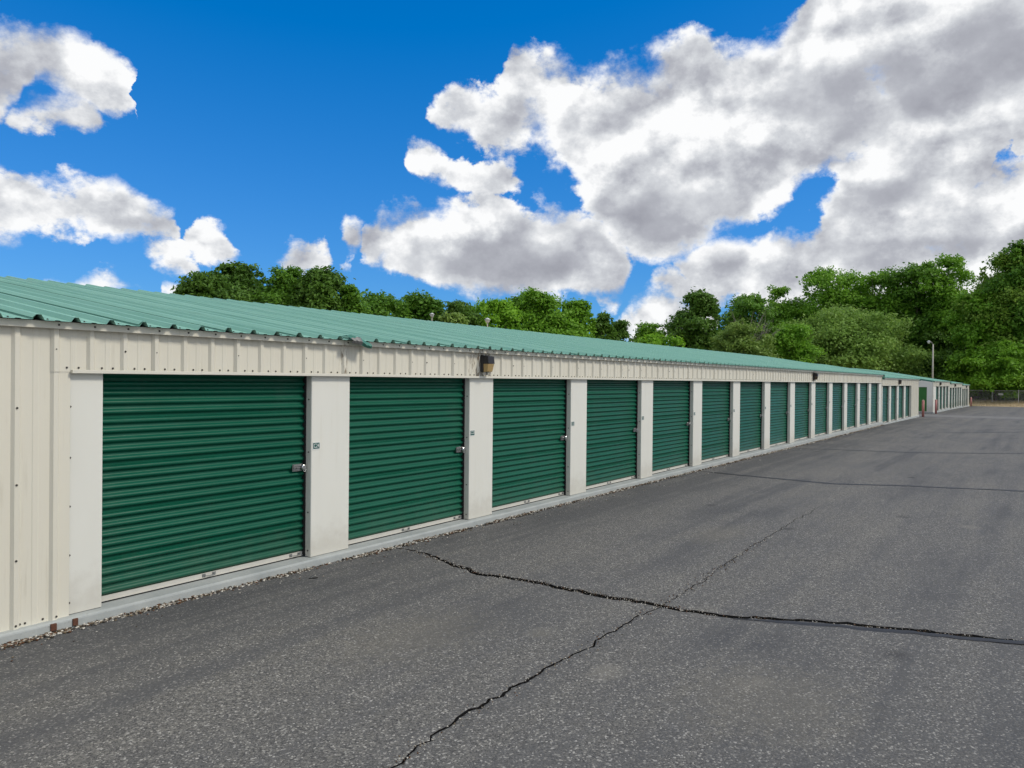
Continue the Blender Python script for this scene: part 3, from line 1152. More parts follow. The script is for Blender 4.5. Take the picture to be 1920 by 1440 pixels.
# ------------------------------------------------------------------ storage rows
def building(label, x0, x1, dz, doors, numbers, fine, fascia0, fascia1, base_lo, left_wall=False, right_wall=False, gable_door=False, slats=0):
    """one roofed block of the row; dz = step down of its slab"""
    root = empty('storage_building', (x0, D, SLAB + dz), label, 'building', 'stepped blocks of the storage row')
    P = lambda name, me, wpos, **k: link(name, me, root, (wpos[0], wpos[1], wpos[2] + dz), **k)
    depth_back = 2 * RIDGE_Y - EAVE_Y
    # slab with a ledge and a chamfered edge
    mb = MB()
    n = 2
    prof = [(depth_back - .1, SLAB), (YF + 0.018, SLAB), (YF + 0.004, SLAB - 0.010), (YF, SLAB - 0.022), (YF, base_lo - dz)]
    vs = []
    for x in (x0, x1):
        vs += [(x - x0, y - D, z - SLAB) for y, z in prof]
    m_ = len(prof)
    mb.add(vs, [(i, i + 1, m_ + i + 1, m_ + i) for i in range(m_ - 1)])
    mb.add([vs[i] for i in range(m_)] + [(0, depth_back - .1 - D, base_lo - dz - SLAB)], [tuple(range(m_ + 1))])
    mb.add([vs[m_ + i] for i in range(m_)] + [(x1 - x0, depth_back - .1 - D, base_lo - dz - SLAB)], [tuple(range(m_, -1, -1))])
    P('slab', mb.mesh('slab', M_CONC), (x0, D, SLAB))
    # roof: foot-wide ribbed panels, front slope one by one
    k0 = math.floor((x0 - 3.07) / PITCH)
    xs = 3.07 + (k0 + 1) * PITCH
    x = xs
    over = 0.0
    i = 0
    while x < x1 - 0.05:
        wdt = min(3 * PITCH, x1 - x)
        jx = rng.uniform(-1, 1)
        P('roof_panel', ME_ROOF, (x, EAVE_Y + 0.006 * jx, EAVE_Z + 0.006 * jx * SLOPE), scale=(wdt / (3 * PITCH), 1, 1))
        x += wdt
        i += 1
    # rear slope, one sheet
    pr = []
    k = 0
    while xs + k * PITCH < x1 - 0.2:
        c = k * PITCH
        pr += [(c - 0.049, 0), (c - 0.018, 0.034), (c + 0.018, 0.034), (c + 0.049, 0)]
        k += 1
    P('rear_roof', extrude_profile('rear_roof', pr, Vector((0, RIDGE_Y - EAVE_Y, -(RIDGE_Z - EAVE_Z))), (0, SLOPE, 1), M_ROOF), (xs, RIDGE_Y, RIDGE_Z))
    # eave: closure strip and eave trim
    mb = MB()
    mb.box(0, 0.068, -0.020, x1 - x0, 0.090, 0.008)
    P('closure_strip', mb.mesh('closure_strip', M_INSIDE), (x0, EAVE_Y, EAVE_Z))
    mb = MB()
    mb.box(0, -0.092, EAVE_Z - 0.060, x1 - x0, -0.056, EAVE_Z - 0.001)
    mb.box(0, -0.0559, EAVE_Z - 0.036, x1 - x0, 0.03, EAVE_Z - 0.021)
    P('eave_trim', mb.mesh('eave_trim', M_FASCIA), (x0, D, 0.0))
    # dark lining behind everything so the block is closed
    mb = MB()
    mb.box(0.30, 0.21, SLAB + 0.002, x1 - x0 - 0.02, depth_back - D - 0.3, EAVE_Z - 0.03)
    P('lining', mb.mesh('lining', M_INSIDE), (x0, D, 0))
    # gable walls
    for side, gx, sgn in (('left', x0 + 0.012, -1), ('right', x1 - 0.012, 1)):
        if gable_door and side == 'left':
            continue
        mb = MB()
        ys, yr, ye = YF + 0.075, RIDGE_Y, depth_back - 0.12
        fpts = [(ys, SLAB + .002), (ye, SLAB + .002), (ye, EAVE_Z - .01), (yr, RIDGE_Z - .02), (ys, EAVE_Z - .01)]
        mb.add([(0, y - D, z) for y, z in fpts] + [(-sgn * 0.02, y - D, z) for y, z in fpts],
               [(0, 1, 2, 3, 4), (9, 8, 7, 6, 5)] + [(i, 5 + i, 5 + (i + 1) % 5, (i + 1) % 5) for i in range(5)])
        P('gable_wall', mb.mesh('gable_wall', M_PILLAR), (gx, D, 0))
    for gx in (x0 - 0.008, x1 - 0.012):
        mb = MB()
        t = Vector((0, RIDGE_Y - EAVE_Y, RIDGE_Z - EAVE_Z))
        a = Vector((0, EAVE_Y - D, EAVE_Z))
        vs = []
        for xx in (0, 0.02):
            for s in (0, 1):
                for h in (-0.10, 0.012):
                    vs.append(Vector((xx, 0, h)) + a + t * s)
        mb.add(vs, [(0, 1, 3, 2), (4, 6, 7, 5), (0, 4, 5, 1), (2, 3, 7, 6), (1, 5, 7, 3), (0, 2, 6, 4)])
        P('rake_trim', mb.mesh('rake_trim', M_RAKE), (gx, D, 0))
    # fascia
    x = fascia0
    while x < fascia1 - 0.05:
        wdt = min(3 * PITCH, fascia1 - x)
        P('fascia_panel', ME_FASC, (x, D - 0.022, HEAD + 0.012), scale=(wdt / (3 * PITCH), 1, 1))
        x += wdt
    x = doors[0] - 0.30
    kk = 0
    tend = doors[-1] + DOOR_W + (0.45 if not right_wall else 0.12)
    while x < tend - 0.02:
        ln = min(TRIM_L, tend - x)
        if kk == 0 and fine:
            ln = 1.25
        P('head_trim', ME_TRIM, (x, D - 0.002 * (kk % 2), HEAD + 0.0015 * (kk % 2)), scale=(ln / TRIM_L, 1, 1))
        x += ln
        kk += 1
    # full-height ribbed wall beside the doors
    if left_wall:
        x = fascia0 - 3 * PITCH
        while x > x0 - 0.3:
            P('wall_panel', ME_WALLP, (x, D - 0.022, 0.075))
            x -= 3 * PITCH
        # last strip below the fascia
        pr = [(-0.017, 0.024), (0.017, 0.024), (0.039, 0.0), (doors[0] - 0.31 - fascia0 + 0.01, 0.0)]
        P('wall_panel', extrude_profile('wall_strip', pr, (0, 0, HEAD + 0.02 - 0.075), (0, -1, 0), M_FASCIA), (fascia0, D - 0.0185, 0.075))
    if right_wall:
        x = fascia1 + 0.004
        while x < x1 - 0.05:
            wdt = min(3 * PITCH, x1 - x)
            P('wall_panel', ME_WALLP, (x, D - 0.022, 0.075), scale=(wdt / (3 * PITCH), 1, 1))
            x += wdt
    # pillars
    lw = 0.31 if (left_wall or gable_door) else doors[0] - x0
    P('pillar', ME_PILLAR_HALF, (doors[0] - lw, D, 0), scale=(lw / 0.31, 1, 1))
    for k, dx in enumerate(doors):
        last = k == len(doors) - 1
        pw = (doors[k + 1] - dx - DOOR_W) if not last else ((x1 - dx - DOOR_W) if not right_wall else 0.12)
        P('pillar', ME_PILLAR, (dx + DOOR_W, D, 0), scale=(pw / 0.61, 1, 1))
    for dx in doors:
        P('door_guide', ME_GUIDE, (dx + DOOR_W - 0.018, DY, 0))
        P('door_guide', ME_GUIDE, (dx - 0.004, DY, 0))
    # doors
    for k, dx in enumerate(doors):
        tint = float(rng.uniform(0, 1))
        z0 = BAR_T
        if k < slats:
            # the lowest slat carries the others: the door is an empty, slats are its pieces
            dr = link('door', None, root, (dx, DY, SLAB + dz))
            for s in range(NSL):
                so = link('slat', ME_SLATS if s in SEAMS else ME_SLAT, dr, (dx, DY, z0 + s * SL_H + dz))
                so['tint'] = tint
        else:
            dr = link('door', ME_CURT, root, (dx, DY, z0 + dz))
            dr['tint'] = tint
        Pd = lambda name, me, wpos, **q: link(name, me, dr, (wpos[0], wpos[1], wpos[2] + dz), **q)
        Pd('bottom_bar', ME_BAR, (dx, DY, BAR_T - 0.050))
        Pd('latch', ME_LATCH, (dx + DOOR_W - 0.10, DY - 0.016, 1.155), scale=(0.85, 1, 0.82))
        if fine or k < 4:
            Pd('handle', ME_HANDLE, (dx + 1.18, DY, BAR_T - 0.024))
            Pd('handle', ME_HANDLE, (dx + 2.31, DY, BAR_T - 0.024))
        lk = (ME_DISC, ME_BARLOCK)[[0, 0, 0, 1, 0, 1, 0, 0, 1, 0, 0, 1, 0, 0][k % 14]]
        Pd('padlock', lk, (dx + DOOR_W - 0.052, DY - 0.057, 1.155), rot=(0, R_(rng.uniform(-25, 25)), 0))
    # number plates right of each door
    for k, dx in enumerate(doors):
        if numbers is None:
            break
        pl = P('number_plate', ME_PLATE, (dx + DOOR_W + 0.075, D - 0.0005, 1.40 + rng.uniform(-.008, .008)))
        if k < len(numbers):
            me = text_mesh(numbers[k], 0.072)
            bb = np.array([v.co[:] for v in me.vertices])
            sx = 0.078 / (bb[:, 0].max() - bb[:, 0].min())
            sy = 0.048 / (bb[:, 1].max() - bb[:, 1].min())
            wp = (dx + DOOR_W + 0.075, D - 0.0058, 1.402 + dz)
            link('number', me, pl, wp, rot=(R_(90), 0, 0), scale=(sx, sy, 1))
    # screws
    if fine:
        sp = []
        x = fascia0
        i = 0
        while x < 26:
            if i % 3 == 0 or i % 7 == 2:
                sp.append((x, D - 0.0465, 2.43, 'y'))
            sp.append((x + 0.10, D - 0.023, HEAD + 0.050, 'y'))
            sp.append((x + 0.20, D - 0.023, HEAD + 0.050, 'y'))
            sp.append((x, D - 0.0925, EAVE_Z - 0.028, 'y'))
            x += PITCH
            i += 1
        for xr in np.arange(3.07 - 3 * PITCH + 0.10, 16, PITCH):
            for t_ in (0.06, 1.5, 3.0, 4.5):
                sp.append((float(xr), EAVE_Y + t_, EAVE_Z + t_ * SLOPE + 0.001, 'r'))
        for dx in doors[:7]:
            for z in (0.17, 0.62, 1.33, 1.95):
                sp.append((dx + DOOR_W - 0.0005, D + 0.045, z, 'x'))
        for z in (0.20, 0.62, 1.05, 1.48, 1.93):
            sp.append((doors[0] - 0.29, D - 0.0005, z, 'y'))
        for xx in (3.265 - PITCH, 3.265 - 4 * PITCH):
            for z in (0.66, 1.29, 1.93):
                sp.append((xx, D - 0.0465, z, 'y'))
        for xx in (2.80, 2.96, 3.0, 3.04, 3.18, 3.28):
            sp.append((xx, D - 0.0465 if abs(xx - 2.96) < .01 or xx > 3.25 else D - 0.0225, 0.12, 'y'))
        o = P('screws', screws_mesh([(a - x0, b_ - D, c, d_) for a, b_, c, d_ in sp]), (x0, D, 0))
        o['kind'] = 'stuff'
    return root


dS1 = [3.697 + 3.048 * k for k in range(14)]
b1 = building('long nearest block of the beige storage row with fourteen green doors', -2.45, 46.55, 0.0, dS1, ['C%d' % (24 - k) for k in range(14)], True,
              3.265, 46.45, -0.25, left_wall=True, slats=6)
b2 = building('second block of the storage row, a step lower, with four green doors', 46.56, 62.6, -0.145, [46.95 + 3.048 * k for k in range(4)],
              [], False, 46.6, 58.64, -0.5, right_wall=True)
b3 = building('beige storage block just beyond the gap with a door in its end wall', 72.0, 87.15, -0.225, [74.75 + 3.02 * k for k in range(4)], [], False, 72.02, 87.1, -0.6, gable_door=True)
b4 = building('small storage block with five doors, fourth of the stepped row', 87.16, 102.6, -0.375, [87.55 + 3.0 * k for k in range(5)], [], False, 87.2, 102.55, -0.8)
b5 = building('last and lowest storage block by the far fence, three doors', 102.61, 113.6, -0.55, [103.4 + 3.0 * k for k in range(3)], [], False, 102.65, 111.98, -1.0, right_wall=True)

# nearest block: rusted anchor blocks in the slab edge, the bent eave sheet
for (rx, wd) in ((3.23, 0.05), (3.41, 0.045)):
    mb = MB()
    mb.box(-wd / 2, -0.014, -0.04, wd / 2, 0.02, 0.022)
    link('rusty_anchor', mb.mesh('rusty_anchor', M_RUST, bevel=0.006), b1, (rx, YF, 0.060))
# front corner piece of the third block and its end wall with a door
z3 = -0.225


def b3part(name, mb, mats, **k):
    return link(name, mb.mesh(name, mats, **k), b3, (72.0, D, z3))


mb = MB()
yo = RIDGE_Y - D
pts = [(-.02, SLAB), (0.41, SLAB), (0.41, 2.16), (2.85, 2.16), (2.85, SLAB), (2 * yo, SLAB), (2 * yo, EAVE_Z - .03), (yo, RIDGE_Z - .03), (-.02, EAVE_Z - .03)]
mb.add([(0, y, z) for y, z in pts] + [(0.05, y, z) for y, z in pts], [tuple(range(9)), tuple(range(17, 8, -1))] + [(i, 9 + i, 9 + (i + 1) % 9, (i + 1) % 9) for i in range(9)])
b3part('gable_wall', mb, M_PILLAR)
me = curtain_mesh(2.44, M_OLDDOOR, 'end_door')
dr = link('door', me, b3, (72.06, D + 2.85, BAR_T - 0.02 + z3), rot=(0, 0, R_(-90)))
dr['label'] = 'brighter grass-green roll-up door in the end wall'
mb = MB()
mb.box(-0.02, 0.41, SLAB + .01, 0.03, 2.85, 0.15)
b3part('door_sill', mb, M_BAR)
mb = MB()
mb.box(-0.012, 0.16, 1.27, -0.001, 0.30, 1.31)
b3part('end_wall_plate', mb, M_WHITE)
mb = MB()
mb.box(0, -0.0, SLAB, 2.44, 0.11, HEAD)
link('pillar', mb.mesh('corner_panel', M_PILLAR), b3, (72.056, D - 0.01, z3), scale=(0.975, 1, 1))

mb = MB()
mb.box(-0.014, -0.062, SLAB, 0.06, 0.03, EAVE_Z - 0.061)
b3part('corner_trim', mb, M_TRIM)

# bent eave sheet
mb = MB()
cr = np.random.default_rng(4)
npt = 11
rows = []
for k in range(npt):
    t = k / (npt - 1)
    x = 6.56 + 0.33 * t
    zz = EAVE_Z + 0.022 + 0.022 * math.sin(t * 4.6) - 0.030 * t
    rows.append([(x, 6.98, zz + 0.028), (x + 0.01, 6.90, zz + 0.026 + 0.012 * cr.uniform(-1, 1)), (x + 0.015, 6.83, zz + 0.012 * cr.uniform(-1, 1)),
                 (x + 0.02, 6.800, zz - 0.030 - 0.02 * math.sin(t * 3.14) + 0.010 * cr.uniform(-1, 1)), (x + 0.03, 6.825, zz - 0.060 - 0.022 * math.sin(t * 3.14))])
vs = [p for r_ in rows for p in r_]
mb.add(vs, [(i * 5 + j, (i + 1) * 5 + j, (i + 1) * 5 + j + 1, i * 5 + j + 1) for i in range(npt - 1) for j in range(4)])
mb.mi = [1 if (f[0] // 5) < 5 and (f[0] % 5) >= 2 else 0 for f in mb.f]
o = link('bent_eave_sheet', mb.mesh('bent_eave_sheet', [M_RAKE, M_TORN]), b1, (0, 0, 0))
o['label'] = 'torn and curled piece of green eave sheet'

# wall lamps
lamp_thing(9.46, D - 0.052, 2.445, 'wall lamp with dark hood and yellowed lens above the second pillar')
lamp_thing(30.62, D - 0.052, 2.45, 'dark wall lamp far along the nearest block', M_BROWN)
lamp_thing(52.7, D - 0.052, 2.45 - .145, 'dark wall lamp on the second block', M_BROWN)
lamp_thing(77.2, D - 0.052, 2.45 - .225, 'dark wall lamp on the block beyond the gap', M_BROWN)
lamp_thing(92.4, D - 0.052, 2.45 - .375, 'dark wall lamp on the five-door block', M_BROWN)
lamp_thing(108.2, D - 0.052, 2.45 - .55, 'dark wall lamp on the last block by the fence', M_BROWN)

# ------------------------------------------------------------------ debris along the slab edge
def debris_mat():
    m, b, bs = new_mat('debris')
    rnd = b.n('ShaderNodeNewGeometry').outputs['Random Per Island']
    b.put(bs.inputs['Base Color'], b.ramp(rnd, [(0.0, (0.05, 0.04, 0.028)), (0.26, (0.13, 0.06, 0.028)), (0.40, (0.17, 0.13, 0.08)), (0.55, (0.36, 0.32, 0.26)), (0.72, (0.66, 0.63, 0.56))], 'CONSTANT'))
    bs.inputs['Roughness'].default_value = 0.9
    return m


def debris():
    r = np.random.default_rng(11)
    n = 16000
    t = r.uniform(0, 1, n) ** 1.7
    x = 1.5 + 45 * t
    dens = np.interp(x, np.linspace(0, 50, 140), r.uniform(0.15, 1, 140))
    keep = r.uniform(0, 1, n) < dens
    x = x[keep]
    n = len(x)
    d = np.abs(r.normal(0, 0.042, n)) + 0.004
    stray = r.uniform(0, 1, n) < 0.06
    d = np.where(stray, r.uniform(0, 0.5, n), d)
    y = YF - d
    s = r.uniform(0.005, 0.019, n) * (1 + x / 40)
    s = np.where(stray, s * 0.6, s)
    base = np.array([[1, 0, -.4], [-.5, .9, -.4], [-.5, -.9, -.4], [0, 0, .7]])
    Q, _ = np.linalg.qr(r.normal(size=(n, 3, 3)))
    V = np.einsum('nij,kj->nki', Q, base) * s[:, None, None] * np.array([1.3, 1.0, 0.7])
    V += np.stack([x, y, gz(x) + s * 0.5 + 0.002 + np.clip(0.02 - d, 0, 1) * r.uniform(0, .8, n)], -1)[:, None, :]
    F = (np.arange(n)[:, None, None] * 4 + np.array([[0, 1, 2], [0, 3, 1], [1, 3, 2], [2, 3, 0]])).reshape(-1, 3)
    o = link('loose_debris', np_mesh('loose_debris', V.reshape(-1, 3), F, debris_mat()))
    tag(o, 'pebbles, paint flakes and dead leaves along the slab edge', 'debris', None, 'stuff')


debris()


def crumbs():
    # broken aggregate along the open cracks
    r = np.random.default_rng(15)
    n1_, n2_ = 1500, 900
    y1 = r.uniform(-3.5, 6.6, n1_)
    x1_ = main_x(y1) + r.normal(0, 0.05, n1_)
    x2_ = r.uniform(1.5, 13.5, n2_)
    y2 = np.interp(x2_, [-4, 3.25, 3.75, 6.9, 7.1, 10.5, 14.2, 17], [2.95, 3.0, 3.05, 3.06, 3.02, 3.1, 3.16, 3.2]) + r.normal(0, 0.04, n2_)
    x, y = np.r_[x1_, x2_], np.r_[y1, y2]
    n = len(x)
    s = r.uniform(0.003, 0.010, n)
    base = np.array([[1, 0, -.4], [-.5, .9, -.4], [-.5, -.9, -.4], [0, 0, .7]])
    Q, _ = np.linalg.qr(r.normal(size=(n, 3, 3)))
    V = np.einsum('nij,kj->nki', Q, base) * s[:, None, None]
    V += np.stack([x, y, s * 0.3 - 0.002], -1)[:, None, :]
    F = (np.arange(n)[:, None, None] * 4 + np.array([[0, 1, 2], [0, 3, 1], [1, 3, 2], [2, 3, 0]])).reshape(-1, 3)
    o = link('crack_crumbs', np_mesh('crack_crumbs', V.reshape(-1, 3), F, bpy.data.materials['debris']), yard)
    o['kind'] = 'stuff'


crumbs()
mb = MB()
mb.tube([(5.70, 6.54, .012), (5.735, 6.50, .016), (5.78, 6.49, .012), (5.80, 6.515, .010)], [.004, .007, .006, .003], 6)
tag(link('twig', mb.mesh('twig', M_BLACK)), 'small dark curved twig lying on the asphalt before the first pillar', 'twig')

# ------------------------------------------------------------------ bollards
M_PINK = plain('faded_red_paint', (0.42, 0.17, 0.15), 0.6, 0, 0.25, 9)
M_CAP = plain('bollard_cap', (0.45, 0.33, 0.27), 0.8)
for (x, y, hgt, lab) in ((62.95, 6.72, 1.22, 'faded red bollard at the corner of the second block'),
                         (71.5, 6.70, 1.16, 'faded red bollard at the corner of the block beyond the gap'),
                         (113.9, 6.75, 1.15, 'faded red bollard at the end of the last block')):
    r = empty('bollard', (x, y, float(gz(x))), lab, 'bollard', 'faded red bollards')
    mb = MB()
    mb.tube([(0, 0, -0.05), (0, 0, hgt - 0.03)], 0.085, 16)
    link('post', mb.mesh('post', M_PINK, True), r, r.location)
    mb = MB()
    mb.tube([(0, 0, hgt - 0.03), (0, 0, hgt), (0, 0, hgt + 0.025)], [0.086, 0.07, 0.02], 16)
    link('cap', mb.mesh('cap', M_CAP, True), r, r.location)

# ------------------------------------------------------------------ chain-link fence
def fence():
    fx = 125.0
    M_STEEL = plain('fence_galvanised', (0.50, 0.51, 0.50), 0.5, 0.3, 0.15, 20)
    r = empty('chain_link_fence', (fx, 0, float(gz(fx))), 'grey chain-link fence with top rail beyond the dry grass', 'fence')
    z0 = float(gz(fx))
    top = z0 + 1.68
    ys = [14.0 - 3.03 * k for k in range(16)]
    for y in ys:
        mb = MB()
        mb.tube([(0, 0, -0.05), (0, 0, 1.80)], 0.04, 8)
        mb.tube([(0, 0, 1.80), (0, 0, 1.84)], [0.05, 0.02], 8)
        link('post', mb.mesh('post', M_STEEL), r, (fx, y, z0))
    mb = MB()
    mb.tube([(0, ys[0], 1.70), (0, ys[-1], 1.70)], 0.032, 8)
    link('top_rail', mb.mesh('top_rail', M_STEEL), r, (fx, 0, z0))
    mb = MB()
    H = 1.62
    for s in (-1, 1):
        for y in np.arange(ys[-1] - H, ys[0] + H, 0.085):
            a, c = (y, 0.06), (y + s * H, 0.06 + H)
            mb.add([(0.035, a[0], a[1]), (0.035, a[0] + 0.006, a[1]), (0.035, c[0] + 0.006, c[1]), (0.035, c[0], c[1])], [(0, 1, 2, 3)])
    o = link('wire_mesh', mb.mesh('wire_mesh', M_STEEL), r, (fx, 0, z0))
    o['kind'] = 'stuff'
    mb = MB()
    mb.box(-0.06, -0.28, 1.05, -0.045, 0.28, 1.32)
    link('notice_plate', mb.mesh('notice_plate', M_STEEL), r, (fx, 3.93, z0 + .02))


fence()

# ------------------------------------------------------------------ yard lights behind the roofs
M_GLOBE = plain('lamp_glass', (0.62, 0.63, 0.61), 0.3, 0, 0.05)
M_POLE = plain('weathered_pole', (0.42, 0.40, 0.35), 0.7, 0.1, 0.25, 6)


def yard_light(px, py, dist, label, arm=True):
    p = at(px, py, dist)
    zb = float(gz(p[0]))
    r = empty('yard_light', (p[0], p[1], zb), label, 'lamp post', 'yard lights on poles')
    h = p[2] - zb
    mb = MB()
    if arm:
        mb.tube([(0, 0, -.05), (0, 0, h - 0.25)], [0.13, 0.09], 10)
        link('pole', mb.mesh('pole', M_POLE, True), r, r.location)
        mb = MB()
        mb.tube([(0, 0, h - 0.35), (-0.05, 0.18, h + 0.02), (-0.1, 0.45, h + 0.14)], 0.03, 6)
        link('arm', mb.mesh('arm', M_STEEL, True), r, r.location)
        ox, oy, oz = -0.1, 0.50, h + 0.04
    else:
        mb.tube([(0, 0, -.05), (0, 0, h - 0.2)], [0.07, 0.05], 10)
        link('pole', mb.mesh('pole', M_POLE, True), r, r.location)
        ox = oy = 0
        oz = h
    mb = MB()
    mb.tube([(ox, oy, oz + 0.22), (ox, oy, oz + 0.17), (ox, oy, oz + 0.06)], [0.05, 0.13, 0.28], 16)
    link('lamp_shade', mb.mesh('lamp_shade', M_GLOBE, True), r, r.location)
    mb = MB()
    mb.tube([(ox, oy, oz + 0.06), (ox, oy, oz - 0.06), (ox, oy, oz - 0.2)], [0.20, 0.18, 0.09], 14)
    link('globe', mb.mesh('globe', M_GLOBE, True), r, r.location)


yard_light(1749.5, 642, 119.5, 'tall pale pole with a white lamp behind the far roofs')
yard_light(914, 601, 62, 'lantern lamp on a pole just above the roof, bright green tree behind', False)
yard_light(810, 591, 74, 'tiny lamp on a pole above the roof, before the dark olive trees', False)

# ------------------------------------------------------------------ trees
def leaf_mat(name, dark, light, trans=0.35):
    m, b, bs = new_mat(name)
    nt = m.node_tree
    g = b.n('ShaderNodeNewGeometry')
    rnd = g.outputs['Random Per Island']
    n1 = b.noise(g.outputs['Position'], 0.42, 4, 0.6)
    f = b.math('ADD', b.math('MULTIPLY', rnd, 0.55), b.lin(n1, 0.3, 0.7, 0, 0.5))
    c = b.mix(f, dark, light)
    b.put(bs.inputs['Base Color'], c)
    bs.inputs['Roughness'].default_value = 0.55
    bs.inputs['Specular IOR Level'].default_value = 0.25
    tr = b.n('ShaderNodeBsdfTranslucent')
    b.put(tr.inputs['Color'], b.mix(0.5, c, light))
    mx = b.n('ShaderNodeMixShader')
    mx.inputs[0].default_value = trans
    nt.links.new(bs.outputs[0], mx.inputs[1])
    nt.links.new(tr.outputs[0], mx.inputs[2])
    nt.links.new(mx.outputs[0], nt.nodes['Material Output'].inputs[0])
    return m


LEAF = {
    'dark': leaf_mat('dark_leaves', (0.048, 0.121, 0.015), (0.152, 0.293, 0.041)),
    'deep': leaf_mat('deep_green_leaves', (0.052, 0.146, 0.015), (0.175, 0.359, 0.037)),
    'mid': leaf_mat('mid_green_leaves', (0.083, 0.215, 0.015), (0.251, 0.486, 0.041)),
    'bright': leaf_mat('bright_green_leaves', (0.104, 0.263, 0.015), (0.316, 0.584, 0.044)),
    'olive': leaf_mat('olive_leaves', (0.111, 0.202, 0.034), (0.281, 0.414, 0.085)),
    'willow': leaf_mat('willow_leaves', (0.119, 0.231, 0.036), (0.306, 0.478, 0.095)),
    'yellow': leaf_mat('yellow_green_leaves', (0.106, 0.220, 0.023), (0.296, 0.459, 0.064)),
}
M_BARK = plain('bark', (0.10, 0.082, 0.062), 0.9, 0, 0.35, 5)
M_BARKG = plain('grey_bark', (0.20, 0.18, 0.15), 0.9, 0, 0.3, 5)


def leaves(centres, radii, counts, size, r, flat=0.0, squash=0.8):
    """leaf quads gathered in sprays on the lobes of a crown"""
    out = []
    for c, R, n in zip(centres, radii, counts):
        k = max(6, n // 18)                      # sprays on this lobe
        u = r.normal(size=(k, 3))
        u /= np.linalg.norm(u, axis=1)[:, None]
        u[:, 2] = np.where(u[:, 2] < -0.35, -u[:, 2] * 0.7, u[:, 2])
        rad = R * (0.45 + 0.75 * r.uniform(0, 1, k) ** 0.7)
        sc_ = c + u * rad[:, None] * np.array([1, 1, squash])
        which = r.integers(0, k, n)
        p = sc_[which] + r.normal(size=(n, 3)) * (R * 0.17 + 0.10) * np.array([1, 1, 0.65])
        nn = u[which] * 0.7 + r.normal(size=(n, 3)) * 0.6 + np.array([0, 0, 0.55])
        out.append((p, nn))
    P_ = np.concatenate([o[0] for o in out])
    N_ = np.concatenate([o[1] for o in out])
    N_ /= np.linalg.norm(N_, axis=1)[:, None]
    n = len(P_)
    t = np.cross(N_, r.normal(size=(n, 3)))
    t /= np.linalg.norm(t, axis=1)[:, None] + 1e-9
    bb = np.cross(N_, t)
    s = size * r.uniform(0.6, 1.35, n)
    a, w_ = (t * s[:, None]), (bb * (s * r.uniform(0.4, 0.7, n))[:, None])
    V = np.stack([P_ - a, P_ + w_ - a * .1, P_ + a, P_ - w_ - a * .1], 1).reshape(-1, 3)
    F = np.arange(n * 4).reshape(-1, 4)
    return V, F


def tree(name, label, px, py_top, dist, halfw, kind, n_leaf=15000, low=0.28, size=0.19, lobes=16, lean=(0, 0), spiky=0.0, group=None, bark=None, seed=0, cat='tree'):
    """px, py_top, halfw: bearing, top and half width as measured; dist: metres away"""
    r = np.random.default_rng(1000 + seed)
    p = at(px, py_top, dist)
    zg = float(gz(p[0]))
    H = p[2] - zg
    hw = halfw / FPX * dist * 1.12
    root = empty(name, (p[0], p[1], zg), label, cat, group)
    zc0, zc1 = H * low, H
    cz, rz = (zc0 + zc1) / 2, (zc1 - zc0) / 2
    cen, rad = [], []
    for k in range(int(lobes * 3.2)):
        u = r.normal(size=3)
        u /= np.linalg.norm(u)
        q = r.uniform(0.45, 0.92)
        R = (0.6 * min(hw, rz) + 0.4 * max(hw, rz) * .8) * r.uniform(0.17, 0.38)
        c = np.array([u[0] * (hw - R * .35) * q, u[1] * (hw - R * .35) * q, cz + u[2] * (rz - R * .75) * q * 1.2])
        c[2] = min(c[2], H - R * 0.8)
        c[:2] += np.array(lean) * (c[2] / H)
        cen.append(c)
        rad.append(R)
    for k in range(3):                              # the top itself
        R = min(hw, rz) * r.uniform(0.22, 0.30)
        cen.append(np.array([r.normal() * hw * 0.22 + lean[0], r.normal() * hw * 0.22 + lean[1], H - R * r.uniform(0.85, 1.2)]))
        rad.append(R)
    for k in range(int(spiky * 14)):                # upright shoots
        a = r.uniform(0, 6.28)
        q = r.uniform(0, 0.85) * hw
        zt = cz + rz * math.sqrt(max(0, 1 - (q / hw) ** 2)) * r.uniform(0.86, 1.0)
        for m_ in range(3):
            cen.append(np.array([q * math.cos(a), q * math.sin(a), zt - m_ * 0.7]))
            rad.append(0.28 + 0.16 * m_)
    cen.append(np.array([lean[0] * .5, lean[1] * .5, cz]))
    rad.append(min(hw, rz) * 0.6)
    rad = np.array(rad)
    wgt = rad ** 1.8
    cnt = np.maximum(40, (n_leaf * 2.1 * wgt / wgt.sum())).astype(int)
    V, F = leaves(cen, rad, cnt, size * 1.12, r)
    link('crown', np_mesh('crown', V, F, LEAF[kind]), root, root.location)
    mb = MB()
    tr = 0.016 * H + 0.08
    fork = np.array([lean[0] * .4, lean[1] * .4, max(zc0 * 1.05, H * 0.25)])
    mb.tube([(0, 0, -0.2), (fork[0] * .4 + .1, fork[1] * .4, fork[2] * .5), tuple(fork)], [tr * 1.25, tr, tr * 0.8], 8)
    for c, R in list(zip(cen, rad))[:12]:
        c = np.asarray(c)
        mid = fork * 0.45 + c * 0.55 + r.normal(size=3) * 0.25
        mb.tube([tuple(fork), tuple(mid), tuple(c + np.array([0, 0, R * .35]))], [tr * 0.55, tr * 0.3, 0.02], 6)
    link('trunk', mb.mesh('trunk', bark or M_BARK, True), root, root.location)
    return root


